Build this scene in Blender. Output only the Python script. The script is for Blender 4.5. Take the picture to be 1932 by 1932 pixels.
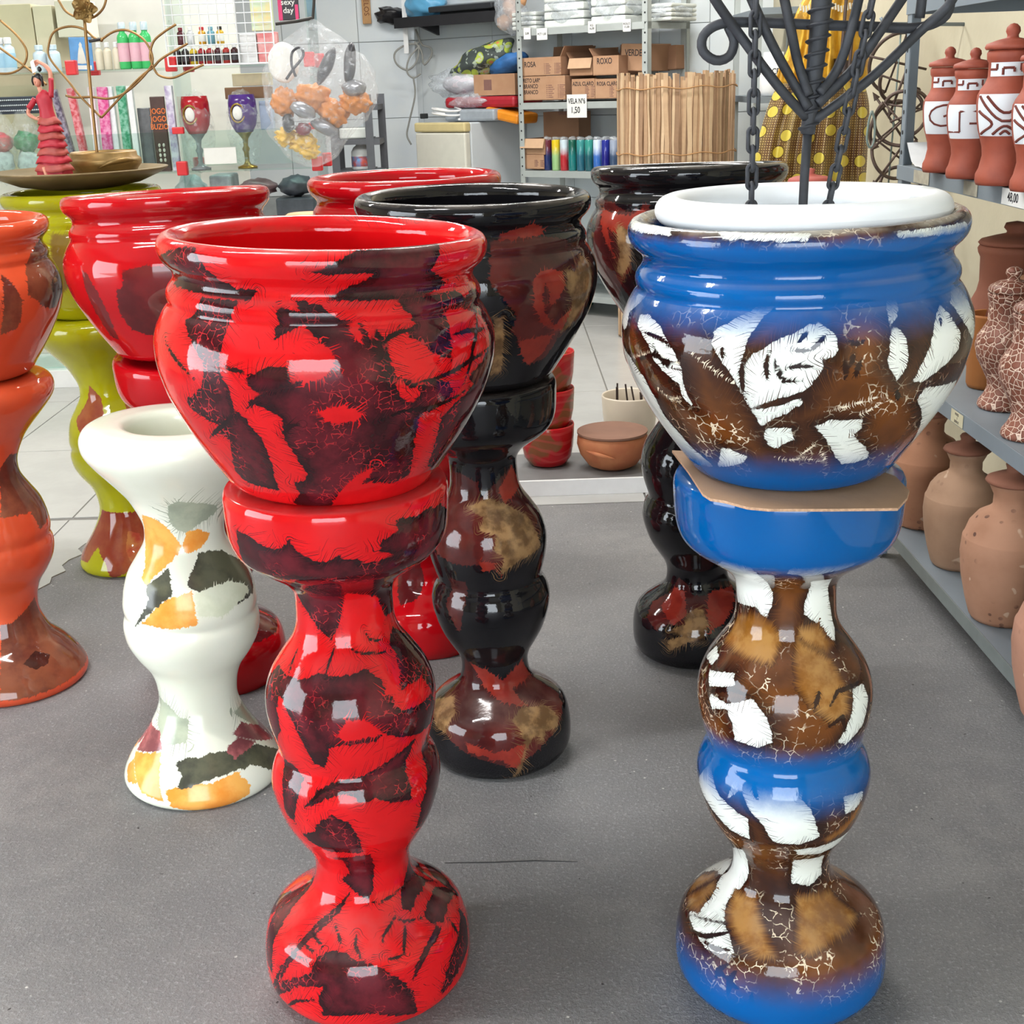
import bpy, bmesh, math, random
import numpy as np
from mathutils import Vector, Matrix
random.seed(7)
for o in list(bpy.data.objects): bpy.data.objects.remove(o)
scene = bpy.context.scene
COL = scene.collection
# ---------------------------------------------------------------- camera, world, light, exposure
FPX, CAMH, PITCH, ROLL = 2423.0, 1.33, math.radians(18.55), math.radians(2.0)
cam_data = bpy.data.cameras.new('camera')
cam_data.sensor_width = 36.0
cam_data.lens = 36.0 * FPX / 1932.0
cam_data.clip_start = 0.05
camera = bpy.data.objects.new('camera', cam_data)
COL.objects.link(camera)
camera.matrix_world = Matrix.Translation((0, 0, CAMH)) @ Matrix.Rotation(math.pi / 2 - PITCH, 4, 'X') @ Matrix.Rotation(-ROLL, 4, 'Z')
scene.camera = camera
world = bpy.data.worlds.new('sky'); scene.world = world
world.use_nodes = True
bg = world.node_tree.nodes['Background']
bg.inputs[0].default_value = (0.86, 0.94, 1.0, 1)
bg.inputs[1].default_value = 9.5
scene.view_settings.view_transform = 'Standard'
scene.view_settings.look = 'None'
scene.view_settings.gamma = 1.0
scene.view_settings.use_curve_mapping = False
scene.view_settings.exposure = 0.24
FILL_POWER = 46.0
scene.cycles.transparent_max_bounces = 24

# ---------------------------------------------------------------- photograph pixel -> direction helpers
SP, CP, SR, CR = math.sin(PITCH), math.cos(PITCH), math.sin(ROLL), math.cos(ROLL)
CAM = np.array([0.0, 0.0, CAMH])
def ray(px, py):
    x = (np.asarray(px, float) - 966) / FPX; y = -(np.asarray(py, float) - 966) / FPX
    X = CR * x + SR * y; Y = -SR * x + CR * y
    return np.stack([X, Y * SP + CP, Y * CP - SP], -1)
def onY(px, py, Y):
    d = ray(px, py); return CAM + d * (Y / d[..., 1])
def onZ(px, py, z=0.0):
    d = ray(px, py); return CAM + d * ((z - CAMH) / d[..., 2])
def onX(px, py, x):
    d = ray(px, py); return CAM + d * (x / d[..., 0])
def onP(px, py, p0, n):
    d = ray(px, py); p0 = np.asarray(p0, float); n = np.asarray(n, float)
    return CAM + d * (np.dot(p0 - CAM, n) / np.dot(d, n))

# ---------------------------------------------------------------- object helpers
def link(o, parent=None):
    COL.objects.link(o)
    if parent is not None: o.parent = parent
    return o
def tag(o, label, cat, group=None):
    o['label'] = label; o['category'] = cat
    if group: o['group'] = group
    return o
def empty(name, loc=(0, 0, 0), label=None, cat=None, group=None, M=None, parent=None):
    o = bpy.data.objects.new(name, None); link(o, parent); o.empty_display_size = .05
    if M is not None: o.matrix_world = M
    else: o.location = loc
    if label: tag(o, label, cat, group)
    return o
def mesh_obj(name, verts, faces, mat, parent=None, smooth=False, M=None):
    me = bpy.data.meshes.new(name)
    me.from_pydata([tuple(v) for v in verts], [], [tuple(f) for f in faces])
    if mat is not None: me.materials.append(mat)
    if smooth: me.polygons.foreach_set('use_smooth', [True] * len(me.polygons))
    me.update()
    o = bpy.data.objects.new(name, me); link(o, parent)
    if M is not None: o.matrix_local = M
    return o
class MB:
    def __init__(s): s.v = []; s.f = []
    def add(s, v, f, M=None):
        n = len(s.v)
        if M is not None: v = [M @ Vector(p) for p in v]
        s.v += [tuple(p) for p in v]; s.f += [tuple(i + n for i in q) for q in f]; return s
    def box(s, x0, x1, y0, y1, z0, z1, M=None, b=0.0):
        if b <= 0:
            v = [(x0,y0,z0),(x1,y0,z0),(x1,y1,z0),(x0,y1,z0),(x0,y0,z1),(x1,y0,z1),(x1,y1,z1),(x0,y1,z1)]
            f = [(0,3,2,1),(4,5,6,7),(0,1,5,4),(1,2,6,5),(2,3,7,6),(3,0,4,7)]
            return s.add(v, f, M)
        bm = bmesh.new(); bmesh.ops.create_cube(bm, size=1)
        for p in bm.verts: p.co = ((x0+x1)/2+p.co.x*(x1-x0), (y0+y1)/2+p.co.y*(y1-y0), (z0+z1)/2+p.co.z*(z1-z0))
        bmesh.ops.bevel(bm, geom=bm.edges[:], offset=b, segments=2, affect='EDGES', profile=.5)
        bm.verts.index_update()
        s.add([p.co.copy() for p in bm.verts], [[p.index for p in q.verts] for q in bm.faces], M); bm.free(); return s
    def tube(s, pts, r, n=8, closed=False, M=None, cap=True):
        pts = [Vector(p) for p in pts]; m = len(pts)
        rs = r if hasattr(r, '__len__') else [r] * m
        v = []; up = None
        for i, p in enumerate(pts):
            a = pts[(i-1) % m] if (closed or i > 0) else p
            b = pts[(i+1) % m] if (closed or i < m-1) else p
            t = (b - a).normalized()
            if up is None:
                up = t.orthogonal().normalized()
            up = (up - t * up.dot(t))
            up = up.normalized() if up.length > 1e-6 else t.orthogonal().normalized()
            w = t.cross(up)
            for k in range(n):
                an = 2*math.pi*k/n
                v.append(p + (up*math.cos(an) + w*math.sin(an)) * rs[i])
        f = []
        for i in range(m if closed else m-1):
            j = (i+1) % m
            for k in range(n):
                l = (k+1) % n
                f.append((i*n+k, i*n+l, j*n+l, j*n+k))
        if cap and not closed:
            f.append(tuple(range(n))[::-1]); f.append(tuple((m-1)*n+k for k in range(n)))
        return s.add(v, f, M)
    def lathe(s, prof, n=32, M=None):
        v = []; f = []; rings = []
        for r, z in prof:
            if r < 1e-5: rings.append([len(v)]); v.append((0, 0, z))
            else:
                rings.append(list(range(len(v), len(v)+n)))
                v += [(r*math.cos(2*math.pi*k/n), r*math.sin(2*math.pi*k/n), z) for k in range(n)]
        for a, b in zip(rings[:-1], rings[1:]):
            for k in range(n):
                l = (k+1) % n
                if len(a) == 1 and len(b) == 1: break
                if len(a) == 1: f.append((a[0], b[l], b[k]))
                elif len(b) == 1: f.append((a[k], a[l], b[0]))
                else: f.append((a[k], a[l], b[l], b[k]))
        return s.add(v, f, M)
    def blob(s, c, size, seed=0, amp=.15, freq=3.0, sub=3, M=None):
        bm = bmesh.new(); bmesh.ops.create_icosphere(bm, subdivisions=sub, radius=1)
        rr = random.Random(seed); ph = [rr.uniform(0, 6.3) for _ in range(9)]
        for p in bm.verts:
            q = p.co
            d = 1 + amp*(math.sin(freq*q.x*2+ph[0]+2*math.sin(freq*q.z+ph[1])) * math.sin(freq*q.y*1.7+ph[2]) + .6*math.sin(freq*2.3*q.z+ph[3]+freq*q.x))
            p.co = q*d
        v = [(c[0]+p.co.x*size[0], c[1]+p.co.y*size[1], c[2]+p.co.z*size[2]) for p in bm.verts]
        bm.verts.index_update()
        s.add(v, [[p.index for p in q.verts] for q in bm.faces], M); bm.free(); return s
    def poly(s, pts, t, M=None):
        # extruded flat polygon in x,z with thickness t along y
        n = len(pts)
        v = [(x, 0, z) for x, z in pts] + [(x, t, z) for x, z in pts]
        f = [tuple(range(n)), tuple(range(2*n-1, n-1, -1))] + [(i, i+n, (i+1) % n+n, (i+1) % n) for i in range(n)]
        return s.add(v, f, M)
    def build(s, name, mat, parent=None, smooth=False, M=None):
        o = mesh_obj(name, s.v, s.f, mat, parent, smooth, M)
        if smooth == 'auto':
            me = o.data
            try: me.set_sharp_from_angle(angle=math.radians(40))
            except Exception: pass
        return o
def spline(pts, n):
    """Catmull-Rom through pts resampled to n points by arc length"""
    P = np.array(pts, float); P = np.vstack([2*P[0]-P[1], P, 2*P[-1]-P[-2]])
    out = []
    for i in range(1, len(P)-2):
        t = np.linspace(0, 1, 12, endpoint=False)[:, None]
        a, b, c, d = P[i-1], P[i], P[i+1], P[i+2]
        out.append(.5*((2*b)+(-a+c)*t+(2*a-5*b+4*c-d)*t**2+(-a+3*b-3*c+d)*t**3))
    out = np.vstack(out+[P[-2][None]])
    s = np.r_[0, np.cumsum(np.linalg.norm(np.diff(out, axis=0), axis=1))]
    q = np.linspace(0, s[-1], n)
    return np.stack([np.interp(q, s, out[:, k]) for k in range(P.shape[1])], 1)
def smooth_path(pts, n): return [tuple(p) for p in spline(pts, n)]
def frame(loc, tx=0., ty=0.):
    z = Vector((tx, ty, 1)).normalized(); x = Vector((0, 1, 0)).cross(z).normalized(); y = z.cross(x)
    M = Matrix((x, y, z)).transposed().to_4x4(); M.translation = Vector(loc); return M
def axes(loc, xdir, zdir=(0, 0, 1)):
    """frame with local x along xdir, z up, y = z x x (pointing away to the left of x)"""
    x = Vector(xdir).normalized(); z = Vector(zdir).normalized(); y = z.cross(x).normalized(); z = x.cross(y)
    M = Matrix((x, y, z)).transposed().to_4x4(); M.translation = Vector(loc); return M

# ---------------------------------------------------------------- material helpers
def lin(c):
    f = lambda u: (u/12.92 if u <= .04045 else ((u+.055)/1.055)**2.4)
    return tuple(f(x/255.) for x in c[:3]) + (1.0,)
def new_mat(name):
    m = bpy.data.materials.new(name); m.use_nodes = True
    nt = m.node_tree; nt.nodes.clear()
    out = nt.nodes.new('ShaderNodeOutputMaterial'); b = nt.nodes.new('ShaderNodeBsdfPrincipled')
    nt.links.new(b.outputs[0], out.inputs[0])
    return m, nt, b, out
class NT:
    def __init__(s, nt): s.nt = nt
    def n(s, t, **k):
        x = s.nt.nodes.new(t)
        for a, b in k.items(): setattr(x, a, b)
        return x
    def put(s, sock, v):
        if isinstance(v, bpy.types.NodeSocket): s.nt.links.new(v, sock)
        elif isinstance(v, (tuple, list)) and len(v) == 3 and sock.type == 'RGBA': sock.default_value = tuple(v)+(1,)
        else: sock.default_value = v
    def math(s, op, a, b=0.0, c=0.0, clamp=False):
        x = s.n('ShaderNodeMath', operation=op, use_clamp=clamp)
        s.put(x.inputs[0], a); s.put(x.inputs[1], b); s.put(x.inputs[2], c); return x.outputs[0]
    def mix(s, fac, a, b):
        x = s.n('ShaderNodeMix', data_type='RGBA'); s.put(x.inputs[0], fac); s.put(x.inputs[6], a); s.put(x.inputs[7], b); return x.outputs[2]
    def noise(s, vec, scale, detail=3.0, rough=.55, dim='3D', w=None):
        x = s.n('ShaderNodeTexNoise', noise_dimensions=dim)
        if dim != '1D' and vec is not None: s.put(x.inputs['Vector'], vec)
        if w is not None: s.put(x.inputs['W'], w)
        x.inputs['Scale'].default_value = scale; x.inputs['Detail'].default_value = detail; x.inputs['Roughness'].default_value = rough
        return x.outputs[0]
    def voro(s, vec, scale, feature='DISTANCE_TO_EDGE', rnd=1.0):
        x = s.n('ShaderNodeTexVoronoi', feature=feature); s.put(x.inputs['Vector'], vec); x.inputs['Scale'].default_value = scale
        x.inputs['Randomness'].default_value = rnd
        return x
    def ramp(s, fac, lo, hi):
        x = s.n('ShaderNodeMapRange', interpolation_type='SMOOTHSTEP'); s.put(x.inputs[0], fac)
        x.inputs[1].default_value = lo; x.inputs[2].default_value = hi; return x.outputs[0]
    def jit(s, vec, scale, amt):
        x = s.n('ShaderNodeTexNoise'); s.put(x.inputs['Vector'], vec); x.inputs['Scale'].default_value = scale; x.inputs['Detail'].default_value = 2.
        v = s.n('ShaderNodeVectorMath', operation='MULTIPLY_ADD'); s.put(v.inputs[0], x.outputs[1]); v.inputs[1].default_value = (amt, amt, amt); s.put(v.inputs[2], vec)
        return v.outputs[0]
    def attr(s, name):
        return s.n('ShaderNodeAttribute', attribute_name=name).outputs['Fac']
    def obj(s): return s.n('ShaderNodeTexCoord').outputs['Object']
    def bump(s, h, dist, strength=1.0):
        x = s.n('ShaderNodeBump'); x.inputs['Strength'].default_value = strength; x.inputs['Distance'].default_value = dist; s.put(x.inputs['Height'], h); return x.outputs[0]
_mc = {}
def M_(name, col, rough=.55, var=.12, scale=18., metal=0., bump=0., bscale=60., spec=.5, coat=0., col2=None, sub=0.):
    """plain procedural material: two close tones mixed by noise, optional fine relief"""
    if name in _mc: return _mc[name]
    m, nt, b, out = new_mat(name); N = NT(nt); o = N.obj()
    c = lin(col); d = lin(col2) if col2 else tuple(x*(1-var) for x in c[:3])+(1,)
    f = N.ramp(N.noise(o, scale, 4.), .35, .65)
    N.put(b.inputs['Base Color'], N.mix(f, c, d))
    b.inputs['Roughness'].default_value = rough; b.inputs['Metallic'].default_value = metal
    b.inputs['Specular IOR Level'].default_value = spec; b.inputs['Coat Weight'].default_value = coat
    if bump > 0: N.put(b.inputs['Normal'], N.bump(N.noise(o, bscale, 5.), bump))
    _mc[name] = m; return m
def film(name, col, alpha, rough=.12, crumple=0.0, gloss=1.0):
    """thin clear sheet: see-through with a glossy skin and a little tint"""
    if name in _mc: return _mc[name]
    m, nt, b, out = new_mat(name); N = NT(nt); o = N.obj()
    b.inputs['Base Color'].default_value = lin(col); b.inputs['Roughness'].default_value = rough
    b.inputs['Specular IOR Level'].default_value = gloss
    if crumple > 0:
        h = N.noise(o, 22., 5., .6); N.put(b.inputs['Normal'], N.bump(h, crumple))
        N.put(b.inputs['Alpha'], N.math('MULTIPLY_ADD', N.ramp(N.noise(o, 35., 5., .65), .48, .72), .30, alpha, clamp=True))
    else: b.inputs['Alpha'].default_value = alpha
    _mc[name] = m; return m
def glass_mat():
    if 'glass' in _mc: return _mc['glass']
    m = bpy.data.materials.new('glass'); m.use_nodes = True; nt = m.node_tree; nt.nodes.clear(); N = NT(nt)
    out = N.n('ShaderNodeOutputMaterial'); t = N.n('ShaderNodeBsdfTransparent'); g = N.n('ShaderNodeBsdfGlossy'); x = N.n('ShaderNodeMixShader'); fr = N.n('ShaderNodeFresnel')
    t.inputs[0].default_value = (.86, .93, .91, 1); g.inputs['Roughness'].default_value = .03; fr.inputs[0].default_value = 1.5
    ge = N.n('ShaderNodeNewGeometry'); nt.links.new(N.math('MULTIPLY', fr.outputs[0], N.math('SUBTRACT', 1., ge.outputs['Backfacing'])), x.inputs[0]); nt.links.new(t.outputs[0], x.inputs[1]); nt.links.new(g.outputs[0], x.inputs[2]); nt.links.new(x.outputs[0], out.inputs[0])
    _mc['glass'] = m; return m

# ---------------------------------------------------------------- painted lathe ware
def paint_mat(name, base, layers, cracks=None, bands=None, rough=.055, rel=0.0, dust=None):
    """glazed ware. base=(c1,c2,scale); every layer reads the signed distance / boundary length that are
    stored on the mesh as attributes sdK / alK and frays its edge along the boundary."""
    m, nt, b, out = new_mat(name); N = NT(nt); o = N.obj()
    warp = N.noise(o, 9., 3.)
    col = N.mix(N.ramp(N.noise(o, base[2], 4.), .3, .7), lin(base[0]), lin(base[1]))
    fine = N.noise(o, 160., 3.)
    if cracks:
        kc, ks, kw, kt = cracks
        v = N.voro(N.jit(o, 60., .012), ks).outputs['Distance']
        where = N.math('MULTIPLY', N.ramp(N.noise(o, 13., 3.), kt, kt+.12), N.ramp(N.noise(o, 85., 2.), .42, .52))
        col = N.mix(N.math('MULTIPLY', N.math('SUBTRACT', 1., N.ramp(v, kw*.45, kw)), where), col, lin(kc))
    for k, L in enumerate(layers):
        sd = N.attr('sd%d' % k); al = N.attr('al%d' % k)
        al2 = N.math('ADD', al, N.math('MULTIPLY', sd, L.get('slant', .35)))
        n1 = N.noise(None, L.get('f1', 120.), 2., .6, '1D', al2)
        n2 = N.noise(None, L.get('f2', 420.), 1., .5, '1D', al2)
        e = N.math('ADD', sd, N.math('MULTIPLY', N.math('SUBTRACT', n1, .5), L.get('amp', .010)))
        e = N.math('ADD', e, N.math('MULTIPLY', N.math('MAXIMUM', N.math('SUBTRACT', n2, L.get('thr', .56)), 0.), L.get('hair', .10)))
        e = N.math('ADD', e, N.math('MULTIPLY', N.math('SUBTRACT', fine, .5), L.get('fine', .002)))
        mask = N.ramp(e, -.0006*L.get('soft', 1.), .0006*L.get('soft', 1.))
        if L.get('halo'): col = N.mix(N.math('MULTIPLY', N.ramp(N.math('ADD', e, N.math('MULTIPLY', warp, .02)), L['halo'][1], .012), .9), col, lin(L['halo'][0]))
        c1, c2 = lin(L['c'][0]), lin(L['c'][1])
        cc = N.mix(N.ramp(N.noise(o, L.get('cs', 14.), 5., .6), .38, .64), c1, c2)
        if L.get('edge'):   # darker pooled paint along the border
            cc = N.mix(N.ramp(N.math('ADD', e, N.math('MULTIPLY', warp, .012)), .004, .022), lin(L['edge']), cc)
        if L.get('crack'):
            kc, ks, kw, kt = L['crack']
            v = N.voro(N.jit(o, 60., .012), ks).outputs['Distance']
            line = N.math('SUBTRACT', 1., N.ramp(v, kw*.45, kw))
            where = N.math('MULTIPLY', N.ramp(N.noise(o, 11., 3.), kt, kt+.1), N.ramp(N.noise(o, 95., 2.), .43, .53))
            cc = N.mix(N.math('MULTIPLY', line, where), cc, lin(kc))
        col = N.mix(mask, col, cc)
    if bands:
        z = N.n('ShaderNodeSeparateXYZ'); nt.links.new(o, z.inputs[0])
        g = N.math('ADD', z.outputs[2], N.math('MULTIPLY', N.math('SUBTRACT', N.noise(o, 30., 6., .75), .5), .02))
        for (z0, z1, z2, z3, bc) in bands:   # trapezoid: fades in z0..z1, out z2..z3
            f = N.math('MULTIPLY', N.ramp(g, z0, z1), N.math('SUBTRACT', 1., N.ramp(g, z2, z3)))
            col = N.mix(f, col, lin(bc))
    if dust:
        nrm = N.n('ShaderNodeNewGeometry'); sx = N.n('ShaderNodeSeparateXYZ'); nt.links.new(nrm.outputs['Normal'], sx.inputs[0])
        f = N.math('MULTIPLY', N.ramp(sx.outputs[2], .45, .95), N.math('MULTIPLY', N.ramp(N.noise(o, 14., 4.), .3, .7), dust[1]))
        col = N.mix(f, col, lin(dust[0]))
        N.put(b.inputs['Roughness'], N.math('MULTIPLY_ADD', f, .5, rough))
    else: b.inputs['Roughness'].default_value = rough
    N.put(b.inputs['Base Color'], col)
    b.inputs['Specular IOR Level'].default_value = .42
    if rel > 0: N.put(b.inputs['Normal'], N.bump(N.noise(o, 55., 3.), rel, .6))
    return m

def lathe_hit(prof_r, prof_z, M, pts, th0):
    """pixels -> (angle from the viewer side, height) on the outer surface of a lathe body"""
    pts = np.asarray(pts, float); R = np.array(M.to_3x3()).T
    o = R @ (CAM - np.array(M.translation)); d = ray(pts[:, 0], pts[:, 1]) @ R.T
    dh = np.hypot(d[:, 0], d[:, 1]); tc = -(o[0]*d[:, 0]+o[1]*d[:, 1])/dh**2
    out = []
    for i in range(len(pts)):
        t = tc[i] + np.linspace(-.34, .05, 700)/dh[i]
        X = o[0]+d[i, 0]*t; Y = o[1]+d[i, 1]*t; Z = o[2]+d[i, 2]*t
        g = np.hypot(X, Y) - np.interp(Z, prof_z, prof_r, left=-1, right=-1)
        g = np.where((Z < prof_z[0]-.02) | (Z > prof_z[-1]+.02), 9, g)
        k = int(np.argmax(g < 0)) if (g < 0).any() else int(np.argmin(g))
        a = math.atan2(Y[k], X[k]) - th0
        out.append(((a+math.pi) % (2*math.pi)-math.pi, min(max(Z[k], prof_z[0]), prof_z[-1])))
    return np.array(out)
def poly_sd(P, U, closed=True):
    """signed distance (positive inside) and boundary length for points U (n,2) and polygon P"""
    A = P; B = np.roll(P, -1, 0)
    if not closed: A, B = P[:-1], P[1:]
    L = np.linalg.norm(B-A, axis=1); cum = np.r_[0, np.cumsum(L)[:-1]]
    best = np.full(len(U), 1e9); al = np.zeros(len(U)); ins = np.zeros(len(U), bool)
    for a, b, l, c in zip(A, B, L, cum):
        if l < 1e-9: continue
        e = (b-a)/l; w = U-a; t = np.clip(w@e, 0, l); d = np.linalg.norm(w-t[:, None]*e, axis=1)
        m = d < best; best[m] = d[m]; al[m] = (c+t)[m]
        if closed:
            cond = (a[1] > U[:, 1]) != (b[1] > U[:, 1])
            with np.errstate(divide='ignore', invalid='ignore'):
                xi = a[0]+(U[:, 1]-a[1])*(b[0]-a[0])/(b[1]-a[1])
            ins ^= cond & (U[:, 0] < xi)
    return np.where(ins, best, -best), al
def ware(name, label, cat, M, outer, inner, art, specs, base, cuts, names, nseg=224, step=.005, Rbar=.15, group=None, **matkw):
    """one turned, painted vessel.  outer: (z,r) rising; inner: (z,r) going back in.  art: for every layer a list of
    (kind, pixel points, half width) drawn where the photograph shows them; specs: paint of every layer."""
    root = empty(name, M=M, label=label, cat=cat, group=group)
    oz = np.array(outer, float); L = np.r_[0, np.cumsum(np.linalg.norm(np.diff(oz, axis=0), axis=1))][-1]
    O = spline(outer, max(24, int(L/step))); O[:, 0] = np.maximum.accumulate(O[:, 0]+np.arange(len(O))*1e-7)
    I = np.array(inner, float); I2 = spline(np.vstack([O[-1][None], I]), max(8, int(len(inner)*4)))[1:]
    Z = np.r_[O[:, 0], I2[:, 0]]; R = np.maximum(np.r_[O[:, 1], I2[:, 1]], 0.0)
    S = np.r_[0, np.cumsum(np.hypot(np.diff(Z), np.diff(R)))]
    nO = len(O); cl = M.inverted() @ Vector(CAM); th0 = math.atan2(cl.y, cl.x)
    th = th0 + np.linspace(-math.pi, math.pi, nseg, endpoint=False)
    V = np.stack([R[:, None]*np.cos(th), R[:, None]*np.sin(th), np.repeat(Z[:, None], nseg, 1)], -1)
    tz = np.gradient(Z); tr = np.gradient(R); nl = np.hypot(tz, tr)+1e-12
    NR, NZ = tz/nl, -tr/nl
    Nn = np.stack([NR[:, None]*np.cos(th), NR[:, None]*np.sin(th), np.repeat(NZ[:, None], nseg, 1)], -1)
    thr = ((th-th0+math.pi) % (2*math.pi))-math.pi
    thm = np.where(abs(thr) > math.pi/2, np.sign(thr)*(math.pi-abs(thr)), thr)
    U = np.stack([np.repeat((Rbar*thm)[None], len(Z), 0), np.repeat(S[:, None], nseg, 1)], -1).reshape(-1, 2)
    sds = []
    for k, shapes in enumerate(art):
        best = np.full(len(U), -.2); al = np.zeros(len(U))
        for q, sh in enumerate(shapes):
            hz = lathe_hit(O[:, 1], O[:, 0], M, sh[1], th0)
            P = np.stack([Rbar*np.clip(hz[:, 0], -1.57, 1.57), np.interp(hz[:, 1], O[:, 0], S[:nO])], 1)
            if sh[0] == 'p': sd, a = poly_sd(P, U)
            else:
                sd, a = poly_sd(P, U, False); tot = np.linalg.norm(np.diff(P, axis=0), axis=1).sum()+1e-9
                sd = sd + sh[2]*(1.15-.9*abs(2*a/tot-1)**2)
            m = sd > best; best[m] = sd[m]; al[m] = a[m]+q*3.7
        sds.append((best.reshape(len(Z), nseg), al.reshape(len(Z), nseg)))
    mat = paint_mat(name+'_glaze', base, specs, **matkw)
    rows = [0]+[int(np.argmin(abs(O[:, 0]-c))) for c in cuts]+[len(Z)-1]
    for (a, b), pn in zip(zip(rows[:-1], rows[1:]), names):
        nr = b-a+1; vv = V[a:b+1].reshape(-1, 3)
        i = np.arange(nr-1)[:, None]*nseg; k = np.arange(nseg)[None]; l = (k+1) % nseg
        F = np.stack([i+k, i+l, i+nseg+l, i+nseg+k], -1).reshape(-1, 4)
        me = bpy.data.meshes.new(pn); me.from_pydata(vv.tolist(), [], F.tolist())
        me.materials.append(mat); me.polygons.foreach_set('use_smooth', [True]*len(me.polygons))
        for q, (sd, al) in enumerate(sds):
            for nm, arr in (('sd%d' % q, sd), ('al%d' % q, al)):
                at = me.attributes.new(nm, 'FLOAT', 'POINT'); at.data.foreach_set('value', np.ascontiguousarray(arr[a:b+1].ravel(), dtype=np.float32))
        me.update()
        me.normals_split_custom_set_from_vertices(Nn[a:b+1].reshape(-1, 3).tolist())
        link(bpy.data.objects.new(pn, me), root)
    return root
TEXTS = []
def text(s, size, mat, parent, M, sx=1.0, shear=0.0, wobble=0.0):
    TEXTS.append((s, size, mat, parent, M, sx, shear))
def flush_text():
    tmp = []
    for s, size, mat, parent, M, sx, shear in TEXTS:
        c = bpy.data.curves.new('txt', 'FONT'); c.body = s; c.size = size; c.align_x = 'CENTER'; c.align_y = 'CENTER'; c.shear = shear; c.offset = size*.012; c.extrude = .0002; c.resolution_u = 3
        o = bpy.data.objects.new('txt', c); COL.objects.link(o); tmp.append(o)
    bpy.context.view_layer.update(); dg = bpy.context.evaluated_depsgraph_get()
    for o, (s, size, mat, parent, M, sx, shear) in zip(tmp, TEXTS):
        me = bpy.data.meshes.new_from_object(o.evaluated_get(dg)); me.materials.clear(); me.materials.append(mat)
        t = bpy.data.objects.new('lettering', me); link(t, parent)
        t.matrix_local = M @ Matrix.Rotation(math.pi/2, 4, 'X') @ Matrix.Diagonal((sx, 1, 1, 1))
    for o in tmp: bpy.data.objects.remove(o)
# ================================================================ the room
concrete = None
def concrete_mat():
    m, nt, b, out = new_mat('concrete'); N = NT(nt); o = N.obj()
    big = N.ramp(N.noise(o, 1.6, 5., .6), .3, .72); mid = N.noise(o, 14., 6., .7); fine = N.noise(o, 140., 4., .7)
    c = N.mix(big, lin((106, 106, 108)), lin((134, 132, 131)))
    c = N.mix(N.ramp(mid, .35, .7), c, lin((116, 115, 116)))
    c = N.mix(N.math('MULTIPLY', N.ramp(fine, .52, .70), .6), c, lin((168, 168, 168)))
    c = N.mix(N.math('MULTIPLY', N.math('SUBTRACT', 1., N.ramp(N.noise(o, 210., 3., .7), .33, .45)), .55), c, lin((78, 78, 82)))
    sp = N.voro(o, 34., 'F1').outputs['Distance']
    c = N.mix(N.math('MULTIPLY', N.math('SUBTRACT', 1., N.ramp(sp, .05, .11)), N.ramp(N.noise(o, 5., 3.), .5, .65)), c, lin((206, 204, 198)))
    sp2 = N.voro(N.jit(o, 3., .3), 19., 'F1').outputs['Distance']
    c = N.mix(N.math('SUBTRACT', 1., N.ramp(sp2, .03, .06)), c, lin((52, 50, 50)))
    N.put(b.inputs['Base Color'], c); b.inputs['Roughness'].default_value = .62; b.inputs['Specular IOR Level'].default_value = .45
    N.put(b.inputs['Normal'], N.bump(N.math('ADD', N.math('MULTIPLY', mid, .5), fine), .0035))
    return m
concrete = concrete_mat()
tile_floor = M_('floor_tile', (176, 175, 172), .22, .08, 5., bump=.0004, bscale=30)
grout = M_('grout', (112, 110, 106), .8)
wall_tile = M_('wall_tile', (210, 218, 224), .16, .07, 3., col2=(218, 224, 226))
wall_tile_warm = M_('wall_tile_warm', (206, 212, 200), .16, .1, 4., col2=(190, 200, 190))
wall_grout = M_('wall_grout', (160, 165, 166), .8)
plaster = M_('plaster', (190, 182, 158), .8, .1, 3., bump=.0012, bscale=35, col2=(182, 174, 150))
white_paint = M_('white_paint', (225, 226, 226), .5, .05)
def struct(o): o['kind'] = 'structure'; return o
def slab(name, x0, x1, y0, y1, z0, z1, mat, parent=None):
    return MB().box(x0, x1, y0, y1, z0, z1).build(name, mat, parent)
# concrete floor in front, tiled floor behind it
fl = struct(slab('floor', -6, 6, -7, 4.02, -.12, 0, concrete))
TF = struct(slab('floor_tiled', -6, 6, 4.02, 10.2, -.12, -.004, grout))
tile_shapes = {}
def tile(parent, w, d, loc, mat, thick=.008, axis='z', M=None, name='tile'):
    key = (round(w, 3), round(d, 3), mat.name, axis)
    if key not in tile_shapes:
        b = MB()
        if axis == 'z': b.box(0, w, 0, d, -thick, 0, b=.0015)
        else: b.box(0, w, -thick, 0, 0, d, b=.0015)
        o = b.build(name, mat, parent); tile_shapes[key] = o.data
    else: o = link(bpy.data.objects.new(name, tile_shapes[key]), parent)
    if M is not None: o.matrix_local = M
    else: o.location = loc
    return o
g = .006
for i in range(-1, 7):          # left bay
    for j in range(0, 7):
        x0 = -4.15+i*.538; y0 = 4.07-.0+.86*j
        if x0 > -.7 or y0 > 9.3: continue
        tile(TF, .538-g, .86-g, (x0, y0, 0), tile_floor)
for i in range(-2, 6):          # middle bay, set to its own grid
    for j in range(0, 7):
        x0 = -.0905+i*.5405; y0 = 4.03+.80*j
        if x0 < -1.0: continue
        tile(TF, .5405-g, .80-g, (x0, y0, 0), tile_floor)
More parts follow.
